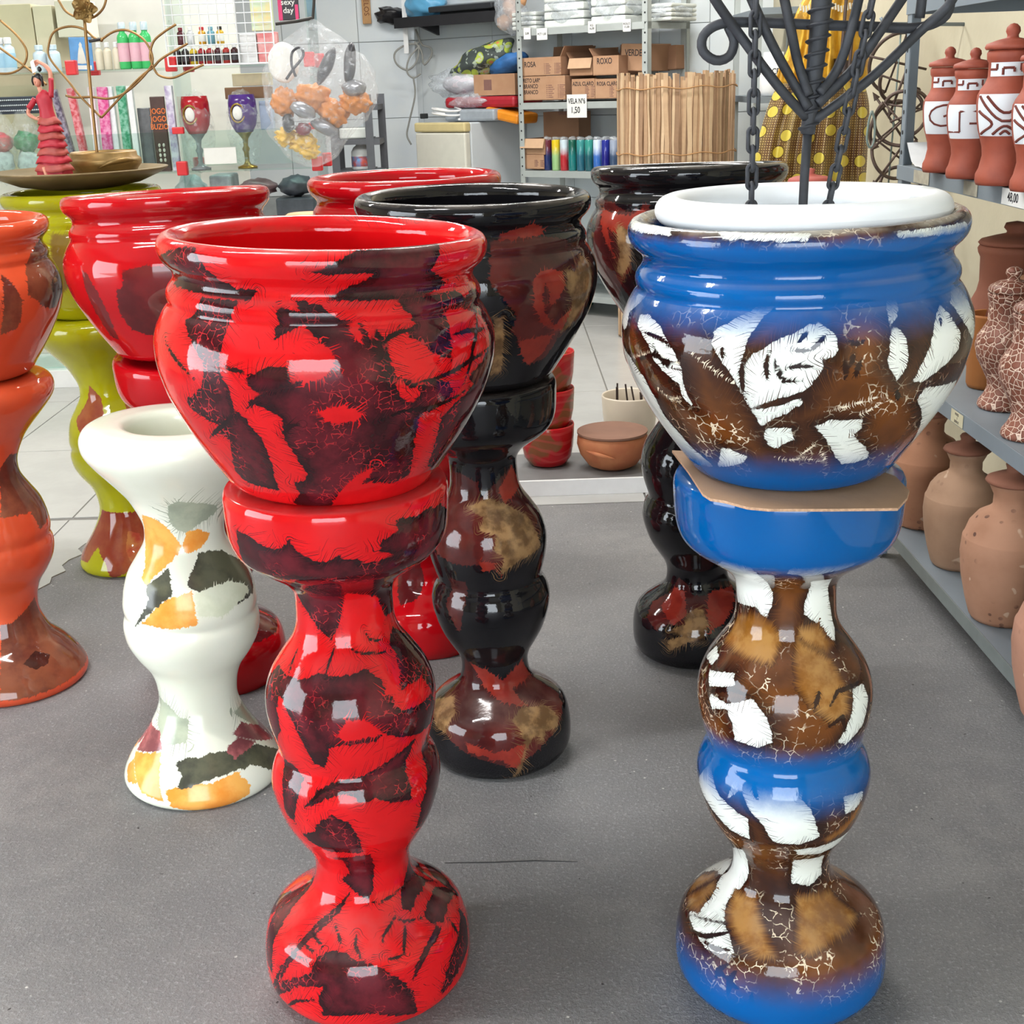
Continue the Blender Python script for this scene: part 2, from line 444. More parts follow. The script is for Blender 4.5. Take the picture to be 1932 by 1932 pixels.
# front strip of the left bay reaching over the concrete, chipped edge
def lip(name, pts, mat, z=.003):
    b = MB(); n = len(pts)
    b.add([(x, y, -.01) for x, y in pts]+[(x, y, z) for x, y in pts], [tuple(range(n))[::-1], tuple(range(n, 2*n))]+[(i, (i+1) % n, (i+1) % n+n, i+n) for i in range(n)])
    return b.build(name, mat, fl)
rr = random.Random(3)
edge = [(-1.28+.012*rr.uniform(-1, 1), 4.02)]+[(-1.30-.07*t+.02*rr.uniform(-1, 1), 4.02-.75*t) for t in np.linspace(.05, 1, 16)]
lip('floor_tile_piece', [(-1.46, 3.2), (-1.46, 4.03)]+edge, tile_floor)
lip('floor_tile_piece', [(-2.6, 3.2), (-2.6, 4.03), (-1.466, 4.03), (-1.466, 3.2)], tile_floor)
# expansion joint across the concrete
jb = MB()
pj = [tuple(onZ(x, y, .0006)) for x, y in ((840, 1628), (930, 1627), (1010, 1624), (1090, 1626))]
jb.tube(pj, [.0006, .0012, .0012, .0005], 5).build('expansion_joint', M_('joint_dark', (44, 43, 43), .9), fl)
# walls
def wall(name, A, B, z1, mat, thick=.12):
    A = Vector(A); B = Vector(B); M = axes(A, B-A); L = (B-A).length
    o = MB().box(0, L, .0, thick, -.05, z1).build(name, mat); o.matrix_world = M; return struct(o), M, L
A0 = (-.53, 9.0, 0); WU = np.array([.766, -.643, 0]); WN = np.array([-.643, -.766, 0])
A1 = tuple(np.array(A0)+WU*2.10)
CZ = 3.1
wb, Mb, Lb = wall('wall_back', (-5.2, 9.0, 0), A0, CZ, wall_grout)
wa, Ma, La = wall('wall_angled', A0, A1, CZ, wall_grout)
wr2, Mr2, Lr2 = wall('wall_back_right', A1, (1.62, A1[1], 0), CZ, wall_grout)
wr, Mr, Lr = wall('wall_right', (1.55, A1[1], 0), (1.55, -2.2, 0), CZ, plaster)
wl, Ml, Ll = wall('wall_left', (-4.2, 3.2, 0), (-4.2, 9.0, 0), CZ, plaster)
def tile_wall(w, L, tw, thh, zoff, xoff, mat, zmin, zmax, xmin=0):
    nx = int(L/tw)+2; nz = int(zmax/thh)+2
    for i in range(-1, nx):
        for j in range(0, nz):
            x0 = max(xoff+i*tw, xmin); x1 = min(xoff+(i+1)*tw, L); z0 = max(zoff+j*thh, 0); z1 = min(zoff+(j+1)*thh, CZ)
            if x1-x0 < .03 or z1-z0 < .03 or z1 < zmin or z0 > zmax: continue
            tile(w, round(x1-x0-.004, 3), round(z1-z0-.004, 3), (x0+.002, 0, z0+.002), mat, .006, 'y')
tile_wall(wb, Lb, .50, .483, -.33, .30, wall_tile, .8, 2.0, xmin=2.9)
tile_wall(wa, La, .62, .483, -.33, .05, wall_tile, 0.0, 2.0)
tile_wall(wr2, Lr2, .50, .483, -.33, .12, wall_tile, 0.0, 2.0)
struct(slab('ceiling', -5.4, 1.8, -2.3, 9.4, CZ, CZ+.1, M_('ceiling_paint', (214, 214, 210), .8)))
# street front behind the camera: two piers and a lintel around a wide open shutter, open left side
struct(slab('wall_front_right', .85, 1.7, -2.35, -2.2, 0, CZ, plaster))
struct(slab('wall_front_left', -5.4, -1.45, -2.35, -2.2, 0, CZ, plaster))
struct(slab('wall_front_top', -1.45, .85, -2.35, -2.2, 2.4, CZ, plaster))
struct(slab('wall_side_pier', -4.3, -4.1, -2.2, -.7, 0, CZ, plaster))
struct(slab('wall_side', -4.3, -4.1, 1.9, 3.2, 0, CZ, plaster))
struct(slab('wall_side_top', -4.3, -4.1, -.7, 1.9, 2.5, CZ, plaster))
struct(slab('pavement', -14, 14, -16, -2.35, -.12, -.02, M_('pavement_stone', (176, 172, 164), .85)))
# unseen ceiling battens, added to brighten the shop interior
for k, (x, y) in enumerate(((-1.2, 1.6), (-.2, 3.9), (-2.6, 4.6), (-1.0, 6.6), (.6, 6.2))):
    t = empty('fill_batten', (x, y, CZ-.09), ('added fill batten over the front aisle', 'added fill batten over the tiled step', 'added fill batten at the left aisle', 'added fill batten near the back wall', 'added fill batten near the bamboo roll')[k], 'lamp', 'added fill battens')
    MB().box(-.62, .62, -.04, .04, .02, .09, b=.005).build('housing', white_paint, t)
    MB().tube([(-.58, 0, 0), (.58, 0, 0)], .016, 10).build('tube', M_('tube_glass', (240, 240, 236), .3), t)
    ld = bpy.data.lights.new('fill_light', 'AREA'); ld.shape = 'RECTANGLE'; ld.size = 1.15; ld.size_y = .05; ld.energy = FILL_POWER; ld.color = (1, .98, .95)
    lo = bpy.data.objects.new('fill_light', ld); link(lo, t); lo.location = (0, 0, -.02)
# ================================================================ planters
POT = [(.000,.120),(.004,.132),(.012,.141),(.030,.1535),(.055,.170),(.090,.191),(.130,.2115),(.165,.2225),(.190,.2258),(.212,.2242),(.230,.2175),(.243,.2105),(.250,.2052),(.2535,.2035),(.2575,.2055),(.264,.2065),(.272,.2040),(.281,.1975),(.288,.1955),(.296,.1985),(.304,.2065),(.312,.2120),(.321,.2145),(.331,.2135),(.338,.2080),(.3405,.200)]
POT_IN = [(.338,.1925),(.330,.186),(.318,.184),(.300,.186),(.27,.192),(.22,.203),(.15,.203),(.08,.170),(.02,.120),(.012,.06),(.011,.0)]
PED = [(0,.131),(.004,.140),(.012,.149),(.03,.1575),(.06,.159),(.09,.156),(.115,.148),(.132,.132),(.150,.107),(.165,.088),(.180,.0765),(.200,.0722),(.220,.0728),(.240,.080),(.262,.0935),(.29,.109),(.32,.1195),(.345,.1250),(.365,.1253),(.385,.1195),(.398,.1118),(.405,.1095),(.414,.1118),(.43,.1165),(.455,.1222),(.48,.1247),(.505,.1222),(.53,.1130),(.555,.097),(.58,.0795),(.600,.0718),(.622,.0698),(.645,.0700),(.660,.0745),(.675,.088),(.690,.109),(.705,.131),(.720,.1455),(.740,.1530),(.765,.1558),(.790,.1568),(.802,.1562),(.810,.1520)]
PED_IN = [(.8115,.145),(.811,.10),(.811,0.)]
FLARE = [(0,.145),(.004,.152),(.014,.158),(.03,.1555),(.06,.141),(.09,.119),(.12,.100),(.15,.085),(.175,.0775),(.2,.0775),(.225,.0815),(.25,.091),(.28,.111),(.31,.126),(.335,.1308),(.352,.1300),(.363,.1262),(.368,.1255),(.375,.1275),(.388,.1285),(.405,.1262),(.42,.1235),(.45,.114),(.48,.096),(.51,.079),(.535,.0752),(.56,.0795),(.6,.098),(.625,.116),(.65,.137),(.675,.158),(.695,.172),(.71,.1765),(.724,.1760),(.737,.169),(.744,.158)]
FLARE_IN = [(.746,.150),(.746,.115),(.745,.100),(.740,.094),(.72,.090),(.66,.088),(.55,.068),(.50,.065),(.49,.0)]
FLARE_CLOSED = [(.746,.150),(.746,.10),(.746,0.)]
def sc(prof, k, kz=1.): return [(z*kz, r*k) for z, r in prof]
def C(ox, oy, s, *polys): return [('p', [(ox+x*s, oy+y*s) for x, y in p]) for p in polys]
def S(ox, oy, s, w, *lines): return [('s', [(ox+x*s, oy+y*s) for x, y in p], w) for p in lines]
RED = ((212, 20, 25), (194, 15, 21), 9.)
MAROON = dict(c=((50, 12, 18), (92, 22, 32)), cs=16., edge=(30, 12, 16), crack=((168, 38, 44), 92., .055, .50), amp=.009, f1=95., f2=660., hair=.095, thr=.56, slant=.8)
REDOVER = dict(c=((212, 20, 25), (196, 16, 22)), amp=.010, f1=150., f2=500., hair=.06, thr=.56)
STROKE = dict(c=((28, 11, 14), (44, 16, 20)), amp=.003, f1=200., f2=500., hair=.07, thr=.57, slant=1.2)
k3 = (280, 400, .3416)
red_dark = C(*k3,
 [(60,250),(150,200),(260,190),(270,240),(330,320),(400,380),(480,420),(600,430),(560,490),(400,470),(250,440),(140,400),(80,300)],
 [(880,330),(980,310),(1060,260),(1160,210),(1280,180),(1570,170),(1560,320),(1640,390),(1600,430),(1400,480),(1200,490),(1000,490),(1010,460),(1150,400),(1250,340),(1100,340),(1000,350)],
 [(200,600),(270,540),(300,470),(510,490),(450,600),(420,700),(390,800),(400,900),(440,960),(470,1060),(480,1110),(400,1180),(330,1150),(230,1080),(210,1040),(290,980),(310,880),(300,830),(240,720),(210,640)],
 [(720,520),(850,560),(800,480),(940,510),(1030,580),(1110,600),(1180,620),(1240,720),(1290,800),(1340,900),(1390,1020),(1480,1060),(1500,1130),(1470,1250),(1460,1350),(1440,1450),(1350,1500),(1230,1490),(1110,1530),(1060,1560),(1010,1620),(1000,1650),(880,1690),(790,1650),(800,1600),(840,1560),(800,1500),(870,1480),(880,1450),(800,1330),(750,1250),(740,1140),(670,1100),(590,1060),(540,1100),(560,1040),(640,990),(780,960),(900,900),(940,800),(930,700),(860,620),(750,670),(690,720)],
 [(540,920),(620,870),(680,850),(760,860),(800,960),(700,990),(600,1000),(550,960)],
 [(390,1230),(490,1100),(550,1150),(560,1180),(620,1240),(660,1330),(690,1400),(690,1450),(730,1540),(640,1520),(540,1490),(480,1430),(460,1330),(450,1250)],
 [(60,900),(120,1060),(190,1200),(270,1330),(380,1480),(440,1560),(360,1480),(240,1330),(150,1190),(80,1030),(40,850),(50,800)],
 [(1370,480),(1600,450),(1700,430),(1760,520),(1650,560),(1660,620),(1670,810),(1610,800),(1540,750),(1450,690),(1420,650),(1480,620),(1440,560),(1380,510)],
 [(1780,420),(1850,480),(1890,600),(1905,740),(1890,900),(1840,1080),(1770,1260),(1680,1400),(1560,1450),(1540,1400),(1600,1200),(1620,1130),(1700,1050),(1790,960),(1770,900),(1840,830),(1870,760),(1880,650),(1820,560),(1700,520)],
 [(1520,940),(1600,920),(1660,940),(1680,1000),(1600,1080),(1500,1120),(1460,1060),(1500,1000)],
 [(1250,640),(1310,700),(1340,830),(1380,940),(1330,930),(1280,820),(1240,720)])
red_isl = C(*k3,
 [(880,760),(960,720),(1030,790),(1020,860),(960,920),(860,950),(830,920),(850,840)],
 [(940,1110),(1010,1075),(1090,1070),(1190,1115),(1150,1150),(1060,1170),(990,1160)],
 [(1090,1510),(1160,1450),(1240,1410),(1230,1450),(1170,1500),(1240,1500),(1380,1505),(1470,1480),(1560,1440),(1530,1490),(1400,1580),(1200,1640),(1020,1680),(1020,1600)],
 [(1650,540),(1740,530),(1830,570),(1870,640),(1880,740),(1800,800),(1700,850),(1680,740),(1660,620)],
 [(1110,610),(1160,600),(1180,690),(1160,720),(1130,690)])
red_str = S(*k3, .0028, [(1420,930),(1560,930),(1680,880),(1790,810),(1890,740)], [(1650,690),(1760,655),(1880,640)], [(1810,560),(1790,750),(1740,950)], [(1260,1160),(1400,1100),(1560,1080),(1700,1020),(1780,960)], [(90,700),(150,810),(250,920)], [(340,1250),(410,1180),(490,1100)], [(740,1230),(780,1180),(850,1170)], [(1290,740),(1330,690),(1400,655),(1460,655)], [(400,850),(470,870),(560,900)], [(1390,910),(1450,960),(1510,970)])
# the red marbled planter, nearest on the left
ware('planter_pedestal', 'tall red and black marbled glazed pedestal in the foreground, left', 'pedestal', frame((-.2492, 1.7035, 0), .0057, .0169), PED, PED_IN, [
  C(1, 1, 1., [(445,1000),(470,1010),(500,1032),(530,1034),(545,1018),(560,1040),(600,1060),(640,1050),(700,1060),(760,1040),(800,1010),(840,985),(830,1020),(790,1060),(720,1085),(650,1092),(560,1092),(500,1090),(460,1060)],
    [(750,1000),(745,980),(790,970),(800,960),(830,950),(842,960),(838,1000),(800,1040),(740,1045),(710,1035),(720,1020)])
  + C(400, 1000, .3623,
    [(470,240),(960,200),(950,300),(940,420),(900,450),(860,350),(700,330),(680,400),(660,500),(620,570),(560,520),(500,430),(450,350),(430,310)],
    [(940,500),(1000,510),(1080,600),(1140,700),(1160,800),(1150,860),(1090,760),(1040,800),(980,830),(960,740),(960,650),(920,580)],
    [(350,700),(400,760),(480,780),(560,740),(620,760),(700,760),(800,720),(880,780),(900,820),(980,940),(1060,920),(1140,850),(1160,900),(1140,1000),(1080,1060),(960,1080),(900,1060),(850,1100),(700,1120),(620,1130),(590,1240),(530,1210),(470,1100),(420,1000),(370,880),(350,860),(340,930),(360,1040),(340,1100),(290,1000),(270,880),(290,760)],
    [(370,1180),(420,1220),(480,1290),(460,1360),(440,1440),(430,1520),(390,1480),(370,1380),(370,1280)],
    [(740,1300),(860,1240),(960,1170),(1060,1080),(1020,1180),(1010,1260),(1040,1400),(960,1420),(850,1400),(780,1420),(700,1370),(600,1400),(480,1450),(560,1350),(640,1310)],
    [(1120,1060),(1160,1100),(1190,1200),(1180,1320),(1140,1460),(1090,1540),(1060,1560),(1090,1420),(1120,1260)],
    [(540,1540),(620,1480),(720,1530),(760,1590),(790,1680),(700,1680),(600,1670),(510,1620),(470,1580),(540,1570)])
  + C(440, 1492, .2588,
    [(700,480),(1000,460),(1030,560),(1020,740),(970,790),(870,720),(790,640),(850,600),(800,510)],
    [(590,540),(470,650),(330,800),(260,1000),(245,1200),(290,1350),(290,1150),(360,980),(450,830),(560,700)],
    [(830,760),(740,850),(620,950),(520,1060),(430,1180),(300,1380),(290,1440),(330,1420),(440,1230),(560,1080),(700,960),(790,860),(850,740)],
    [(360,1380),(560,1330),(600,1240),(660,1180),(760,1160),(830,1190),(900,1240),(1000,1260),(1100,1300),(1190,1360),(1250,1400),(1310,1460),(1340,1620),(1200,1640),(1000,1620),(800,1640),(660,1640),(620,1520),(660,1430),(480,1420),(330,1490),(300,1460)],
    [(1280,480),(1420,560),(1400,660),(1330,780),(1290,880),(1230,860),(1220,740),(1260,600)],
    [(1560,600),(1620,680),(1600,760),(1560,840),(1530,950),(1450,970),(1390,920),(1410,820),(1460,700),(1530,700)],
    [(1480,980),(1400,1120),(1330,1270),(1300,1400),(1330,1350),(1420,1180),(1520,1000)],
    [(1640,850),(1700,950),(1710,1130),(1660,1280),(1560,1440),(1500,1500),(1560,1300),(1640,1050)]),
  C(400, 1000, .3623, [(650,1080),(700,990),(800,990),(900,1060),(820,1080),(700,1100)], [(960,690),(980,740),(960,850),(900,860),(910,790)], [(700,330),(860,350),(900,450),(870,560),(790,620),(700,610),(680,480)]),
  S(440, 1492, .2588, .0022, [(430,1140),(430,1190),(560,1240)], [(490,1090),(560,1150),(610,1190)], [(570,1020),(620,1090),(670,1150)], [(740,960),(770,1050),(800,1150)], [(900,1040),(890,1120),(940,1240)], [(1180,900),(1090,1060),(1090,1120)], [(1160,920),(1250,950),(1390,920)], [(1250,960),(1245,1100),(1240,1200)], [(1110,1200),(1150,1230),(1270,1190)], [(1560,930),(1620,1010),(1650,1060)], [(1640,1060),(1560,1280)], [(980,800),(1060,820),(1160,760),(1240,690)], [(370,1580),(460,1530),(620,1520)])
  + S(400, 1000, .3623, .0022, [(480,1450),(560,1370),(660,1320),(760,1280)], [(700,600),(760,640),(860,640),(930,630)], [(790,520),(820,570),(900,575)], [(640,600),(610,690),(590,760)], [(450,610),(420,680),(400,750)])],
  [MAROON, REDOVER, STROKE], RED, [.195, .655], ['foot', 'column', 'cup'], nseg=240, step=.0045, Rbar=.115, rel=.0006, dust=((150, 120, 115), .25))
ware('planter_pot', 'red and black marbled glazed planter pot on the red marbled pedestal', 'planter', frame((-.2492, 1.7155, .8125), .0449, -.0018), POT, POT_IN,
  [red_dark, red_isl, red_str], [MAROON, REDOVER, STROKE], RED, [.2535], ['body', 'rim'], nseg=288, step=.0045, Rbar=.2, rel=.0006, dust=((150, 120, 115), .45))
# the blue and white planter, nearest on the right
k6 = (1160, 340, .3623)
WHITE = dict(halo=((34, 18, 15), -.020), c=((226, 230, 222), (236, 238, 232)), cs=5., amp=.006, f1=70., f2=660., hair=-.075, thr=.56, slant=.7)
TAN = dict(c=((132, 84, 30), (168, 122, 66)), cs=24., amp=.010, f1=130., f2=480., hair=.035, thr=.55, edge=(66, 34, 18))
INK = dict(c=((30, 16, 12), (46, 26, 18)), amp=.003, f1=220., f2=520., hair=.018, thr=.57, slant=1.2)
BROWN = ((46, 26, 21), (112, 64, 26), 7.)
BCR = ((226, 208, 180), 66., .05, .47)
def brown_base_layers(): return dict(c=((54, 30, 22), (120, 70, 30)), cs=8., amp=0., hair=0., crack=((226, 208, 180), 52., .085, .44))
blue_white = C(*k6,
 [(905,575),(800,610),(700,685),(590,740),(520,780),(510,870),(545,925),(600,1000),(640,1070),(690,1150),(705,1185),(700,1130),(665,1080),(655,1000),(670,900),(700,810),(760,730),(830,660),(880,610)],
 [(1060,740),(1120,780),(1160,830),(1170,880),(1120,925),(1080,930),(1085,990),(1040,1040),(1000,1090),(900,1125),(780,1160),(705,1187),(680,1120),(670,1040),(680,960),(720,900),(790,870),(850,830),(920,800),(1000,760)],
 [(130,700),(180,700),(240,760),(300,880),(350,980),(355,1060),(390,1140),(420,1190),(370,1150),(330,1060),(260,1000),(200,930),(180,860),(120,760)],
 [(85,545),(120,570),(165,500),(175,520),(170,560),(110,660),(80,680),(65,760),(50,780),(38,720),(50,620)],
 [(45,860),(80,920),(150,1020),(215,1140),(260,1230),(330,1310),(400,1390),(470,1450),(520,1495),(440,1480),(380,1440),(300,1370),(240,1290),(170,1180),(100,1040),(60,930)],
 [(560,1390),(600,1400),(650,1425),(690,1435),(680,1465),(620,1485),(540,1495),(545,1440)],
 [(790,1290),(920,1290),(930,1350),(860,1385),(840,1400),(800,1380),(775,1330)],
 [(1040,1280),(1120,1250),(1290,1245),(1285,1290),(1240,1330),(1310,1400),(1330,1440),(1250,1470),(1180,1480),(1150,1440),(1110,1370),(1070,1310)],
 [(705,1190),(790,1190),(900,1160),(990,1130),(980,1160),(880,1220),(790,1260),(760,1285),(740,1240)],
 [(1430,540),(1560,500),(1590,510),(1480,590),(1470,650),(1470,710),(1430,760),(1420,700)],
 [(1440,770),(1480,770),(1530,870),(1520,970),(1470,1045),(1420,960),(1430,860)],
 [(1690,645),(1760,720),(1800,800),(1790,880),(1720,960),(1620,1040),(1550,1055),(1590,970),(1640,870),(1660,750)],
 [(1770,530),(1820,590),(1865,700),(1875,830),(1855,820),(1810,730),(1745,640),(1750,560)],
 [(1780,1040),(1750,1110),(1680,1220),(1600,1320),(1540,1420),(1520,1430),(1560,1340),(1600,1220),(1570,1140),(1620,1080),(1700,1070)],
 [(610,500),(700,510),(690,560),(640,620),(605,660),(598,580)],
 [(100,180),(310,245),(300,290),(95,260)], [(540,262),(1030,275),(1000,320),(560,305)], [(1450,270),(1700,240),(1830,215),(1835,265),(1480,300)])
blue_ink = S(*k6, .0026, [(810,880),(785,960),(800,1055)], [(905,880),(960,885),(1010,890)], [(880,985),(960,965),(1050,975)], [(830,920),(850,1000),(880,1045),(1000,1040)], [(1010,780),(960,840)], [(1100,800),(1060,850),(1015,890)], [(560,870),(565,940)], [(680,890),(660,1000),(665,1080),(690,1140)], [(140,780),(250,830),(330,900)], [(190,840),(260,960),(350,990)], [(1690,700),(1700,760)], [(1740,700),(1790,760),(1815,740)], [(100,940),(200,910),(340,960)]) \
  + S(*k6, .0030, [(1200,840),(1260,850),(1310,835)], [(1240,900),(1235,960)], [(1200,930),(1205,1030)], [(1280,930),(1250,1030)], [(1460,1080),(1480,1150)])
blue_pale = S(*k6, .0013, [(400,900),(480,960),(560,1020),(610,1050)], [(100,920),(180,905),(280,930),(350,960)], [(1100,1205),(1250,1165),(1420,1110)], [(1270,1225),(1340,1190),(1400,1150)], [(230,1090),(290,1140),(350,1130)], [(1060,1400),(1090,1440),(1100,1490)], [(960,1440),(1010,1400),(1050,1370)], [(830,1440),(900,1460),(980,1445),(1090,1470)])
ware('planter_pedestal', 'tall blue, brown and white glazed pedestal with cardboard on its top', 'pedestal', frame((.3908, 1.6662, 0), -.0119, .0261), PED, PED_IN, [
  C(966, 966, 1., [(-20,-20),(-19,-20),(-19,-19)]),
  C(1160, 1000, .4824,
    [(300,10),(370,70),(440,110),(470,200),(480,280),(550,300),(590,350),(620,280),(590,200),(540,150),(420,90)],
    [(690,150),(760,110),(960,100),(980,110),(900,150),(760,180),(670,170)],
    [(770,200),(850,190),(840,280),(860,380),(860,440),(800,370),(740,330),(740,290),(760,240)],
    [(360,490),(400,450),(410,490),(380,530)], [(370,545),(470,560),(470,610),(370,610)],
    [(380,640),(440,680),(540,660),(560,690),(600,740),(620,830),(560,850),(470,820),(460,760),(440,700),(380,700),(370,660)],
    [(930,620),(970,600),(990,660),(970,760),(900,840),(870,830),(920,740)],
    [(330,990),(380,910),(410,1040),(440,1070),(520,1130),(530,1210),(450,1170),(380,1090)],
    [(440,1050),(500,920),(560,920),(740,980),(730,1050),(770,1100),(800,1200),(720,1230),(620,1220),(570,1140),(530,1100),(490,1020)],
    [(890,1040),(970,1020),(960,1080),(900,1110)], [(700,1250),(850,1220),(940,1160),(900,1210),(800,1265),(720,1270)],
    [(450,1240),(500,1250),(520,1360),(500,1390),(440,1450),(430,1530),(330,1510),(290,1500),(380,1440),(420,1350)],
    [(700,1290),(820,1270),(810,1340),(760,1390),(690,1380)], [(290,1500),(430,1540),(450,1580),(470,1660),(360,1640),(320,1580)]),
  C(1160, 1000, .4824,
    [(420,430),(480,320),(560,320),(620,360),(660,420),(620,540),(540,520),(460,480)],
    [(710,420),(790,460),(850,500),(900,590),(920,640),(920,720),(850,770),(760,700),(700,620),(690,500)],
    [(720,370),(800,360),(860,440),(840,490),(760,460),(710,420)],
    [(470,1400),(560,1420),(600,1560),(660,1680),(560,1690),(480,1620),(430,1500)],
    [(710,1420),(840,1390),(960,1500),(950,1540),(850,1620),(760,1680),(690,1650),(700,1540)],
    [(340,1310),(430,1300),(400,1400),(330,1500),(280,1480),(290,1400)], [(810,1210),(890,1150),(960,1060),(980,1080),(900,1180),(820,1230)]),
  S(1160, 1000, .4824, .003, [(840,690),(870,630),(960,590)], [(360,630),(460,620),(560,660)], [(800,630),(780,700)], [(540,980),(560,1060)], [(820,780),(890,730),(900,800)], [(480,960),(520,1100),(570,1150)])
  + S(1220, 1492, .2588, .0032, [(600,1260),(530,1300),(500,1370)], [(530,1310),(580,1370)], [(660,1300),(610,1370),(590,1500)], [(610,1390),(670,1450)], [(770,1470),(760,1600),(820,1640),(790,1699)], [(320,1010),(420,1060),(560,1040),(620,1020)], [(400,1080),(500,1150),(620,1160)])],
  [brown_base_layers(), WHITE, TAN, INK], BROWN, [.195, .655], ['foot', 'column', 'cup'], nseg=240, step=.0045, Rbar=.115, rel=.0006,
  bands=[(-1., -.9, .045, .115, (0, 82, 150)), (.325, .388, .408, .455, (0, 88, 156)), (.685, .722, 2., 3., (0, 84, 152))], cracks=BCR, dust=((120, 130, 140), .2))
ware('planter_pot', 'large blue, brown and cream crackle glazed planter pot holding the white bowl', 'planter', frame((.3835, 1.6821, .820), -.0210, -.0106), [(z, r if z > .1 else r*(.965+.35*z)) for z, r in POT], POT_IN,
  [[], blue_white, blue_pale, blue_ink], [brown_base_layers(), WHITE, dict(c=((228, 212, 186), (232, 220, 200)), amp=.002, hair=.02, thr=.55, f2=700.), INK], BROWN, [.2535], ['body', 'rim'], nseg=288, step=.0045, Rbar=.2, rel=.0006,
  bands=[(-1., -.9, .020, .075, (0, 80, 146)), (.205, .258, .318, .338, (0, 82, 150))], cracks=BCR, dust=((176, 172, 160), .75))
# black planters with maroon and gold feathering
BLK = ((15, 15, 18), (24, 22, 25), 8.)
MAR2 = dict(c=((58, 24, 24), (88, 34, 30)), cs=7., amp=.012, f1=90., f2=300., hair=.03, thr=.6, soft=2.)
REDB = dict(c=((120, 36, 28), (142, 48, 36)), cs=10., amp=.014, f1=80., f2=260., hair=.04, thr=.58)
GOLD = dict(c=((98, 72, 46), (150, 116, 78)), cs=30., amp=.012, f1=160., f2=480., hair=.075, thr=.54, slant=1.1, soft=2.)
kb = (640, 300, .2588); kc = (760, 840, .3416)
ware('planter_pedestal', 'black glazed pedestal with maroon and gold feathering, in the middle', 'pedestal', frame((-.0422, 2.4084, 0), -.0177, -.022), sc(PED, .945, .984), sc(PED_IN, .945, .984), [
  C(*kc, [(250,120),(330,160),(420,210),(420,300),(520,200),(600,110),(650,220),(730,340),(760,480),(640,600),(540,680),(440,660),(300,660),(190,600),(170,500),(240,300)], [(260,730),(350,760),(340,900),(320,1040),(280,980),(240,880)], [(340,1180),(460,1240),(550,1300),(660,1180),(720,1270),(850,1360),(880,1480),(700,1720),(600,1780),(520,1760),(350,1700),(240,1600),(200,1480),(250,1350),(330,1280)]),
  C(*kc, [(370,1200),(460,1240),(550,1300),(660,1180),(700,1260),(600,1340),(690,1440),(560,1420),(450,1330)], [(530,240),(600,110),(640,200),(560,320)], [(420,640),(500,650),(545,740),(520,680),(440,700)], [(350,1640),(520,1700),(690,1640),(640,1790),(540,1740),(360,1690)]),
  C(*kc, [(350,340),(470,290),(560,320),(680,380),(740,480),(760,560),(640,640),(560,700),(540,720),(560,620),(500,580),(520,500),(420,470),(450,400),(380,360)], [(600,1520),(650,1450),(780,1430),(860,1500),(850,1560),(780,1580),(780,1640),(730,1600),(680,1680),(650,1800),(600,1850),(680,1660),(640,1560)], [(180,1400),(290,1380),(290,1480),(240,1590),(190,1560)])],
  [MAR2, REDB, GOLD], BLK, [.195, .655], ['foot', 'column', 'cup'], nseg=192, step=.006, Rbar=.11, rel=.0006, dust=((110, 100, 92), .3))
ware('planter_pot', 'black glazed planter pot with a red swirl and gold feathering, in the middle', 'planter', frame((-.0557, 2.3896, .800), .0119, -.0154), POT, POT_IN, [
  C(*kb, [(1100,600),(1300,560),(1600,570),(1700,620),(1800,560),(1840,700),(1850,900),(1800,1080),(1700,1200),(1600,1300),(1500,1450),(1380,1500),(1330,1400),(1300,1300),(1250,1250),(1300,1150),(1100,900),(1100,700)]),
  C(*kb, [(1170,560),(1290,510),(1360,490),(1430,470),(1500,520),(1480,550),(1300,580),(1180,600)], [(1410,900),(1450,830),(1540,800),(1620,820),(1650,900),(1620,980),(1570,1050),(1520,1060),(1540,980),(1500,900),(1480,1000),(1500,1130),(1560,1210),(1700,1080),(1700,1130),(1620,1240),(1560,1250),(1480,1200),(1420,1080)], [(1300,1330),(1480,1290),(1560,1280),(1480,1420),(1380,1500),(1340,1460)]),
  C(*kb, [(1650,800),(1720,820),(1760,700),(1820,750),(1840,900),(1760,1100),(1680,1220),(1620,1260),(1700,1060),(1660,950)], [(1130,1160),(1190,1160),(1200,1300),(1180,1560),(1090,1580),(1110,1400)])],
  [MAR2, REDB, GOLD], BLK, [.2535], ['body', 'rim'], nseg=224, step=.006, Rbar=.2, rel=.0006, dust=((120, 112, 104), .6))
ke = (1190, 800, .2433); kf = (1100, 290, .2174)
ware('planter_pedestal', 'black glazed pedestal half hidden behind the blue pedestal', 'pedestal', frame((.447, 2.880, 0), -.035, .0), sc(PED, 1., .99), sc(PED_IN, 1., .99), [
  C(*ke, [(370,1190),(440,1240),(480,1330),(600,1330),(640,1290),(780,1250),(790,1400),(700,1560),(500,1560),(280,1550),(200,1600),(130,1500),(180,1370),(320,1280)]),
  C(*ke, [(600,1330),(640,1290),(780,1250),(790,1400),(700,1560),(610,1600),(590,1450)], [(240,1400),(340,1260),(420,1300),(440,1480),(330,1560)]),
  C(*ke, [(430,1480),(500,1430),(560,1440),(600,1560),(560,1660),(420,1640),(300,1600),(420,1550)], [(280,1680),(420,1640),(560,1690),(440,1690),(300,1760)])],
  [MAR2, REDB, GOLD], BLK, [.195, .655], ['foot', 'column', 'cup'], nseg=160, step=.007, Rbar=.11, rel=.0005)
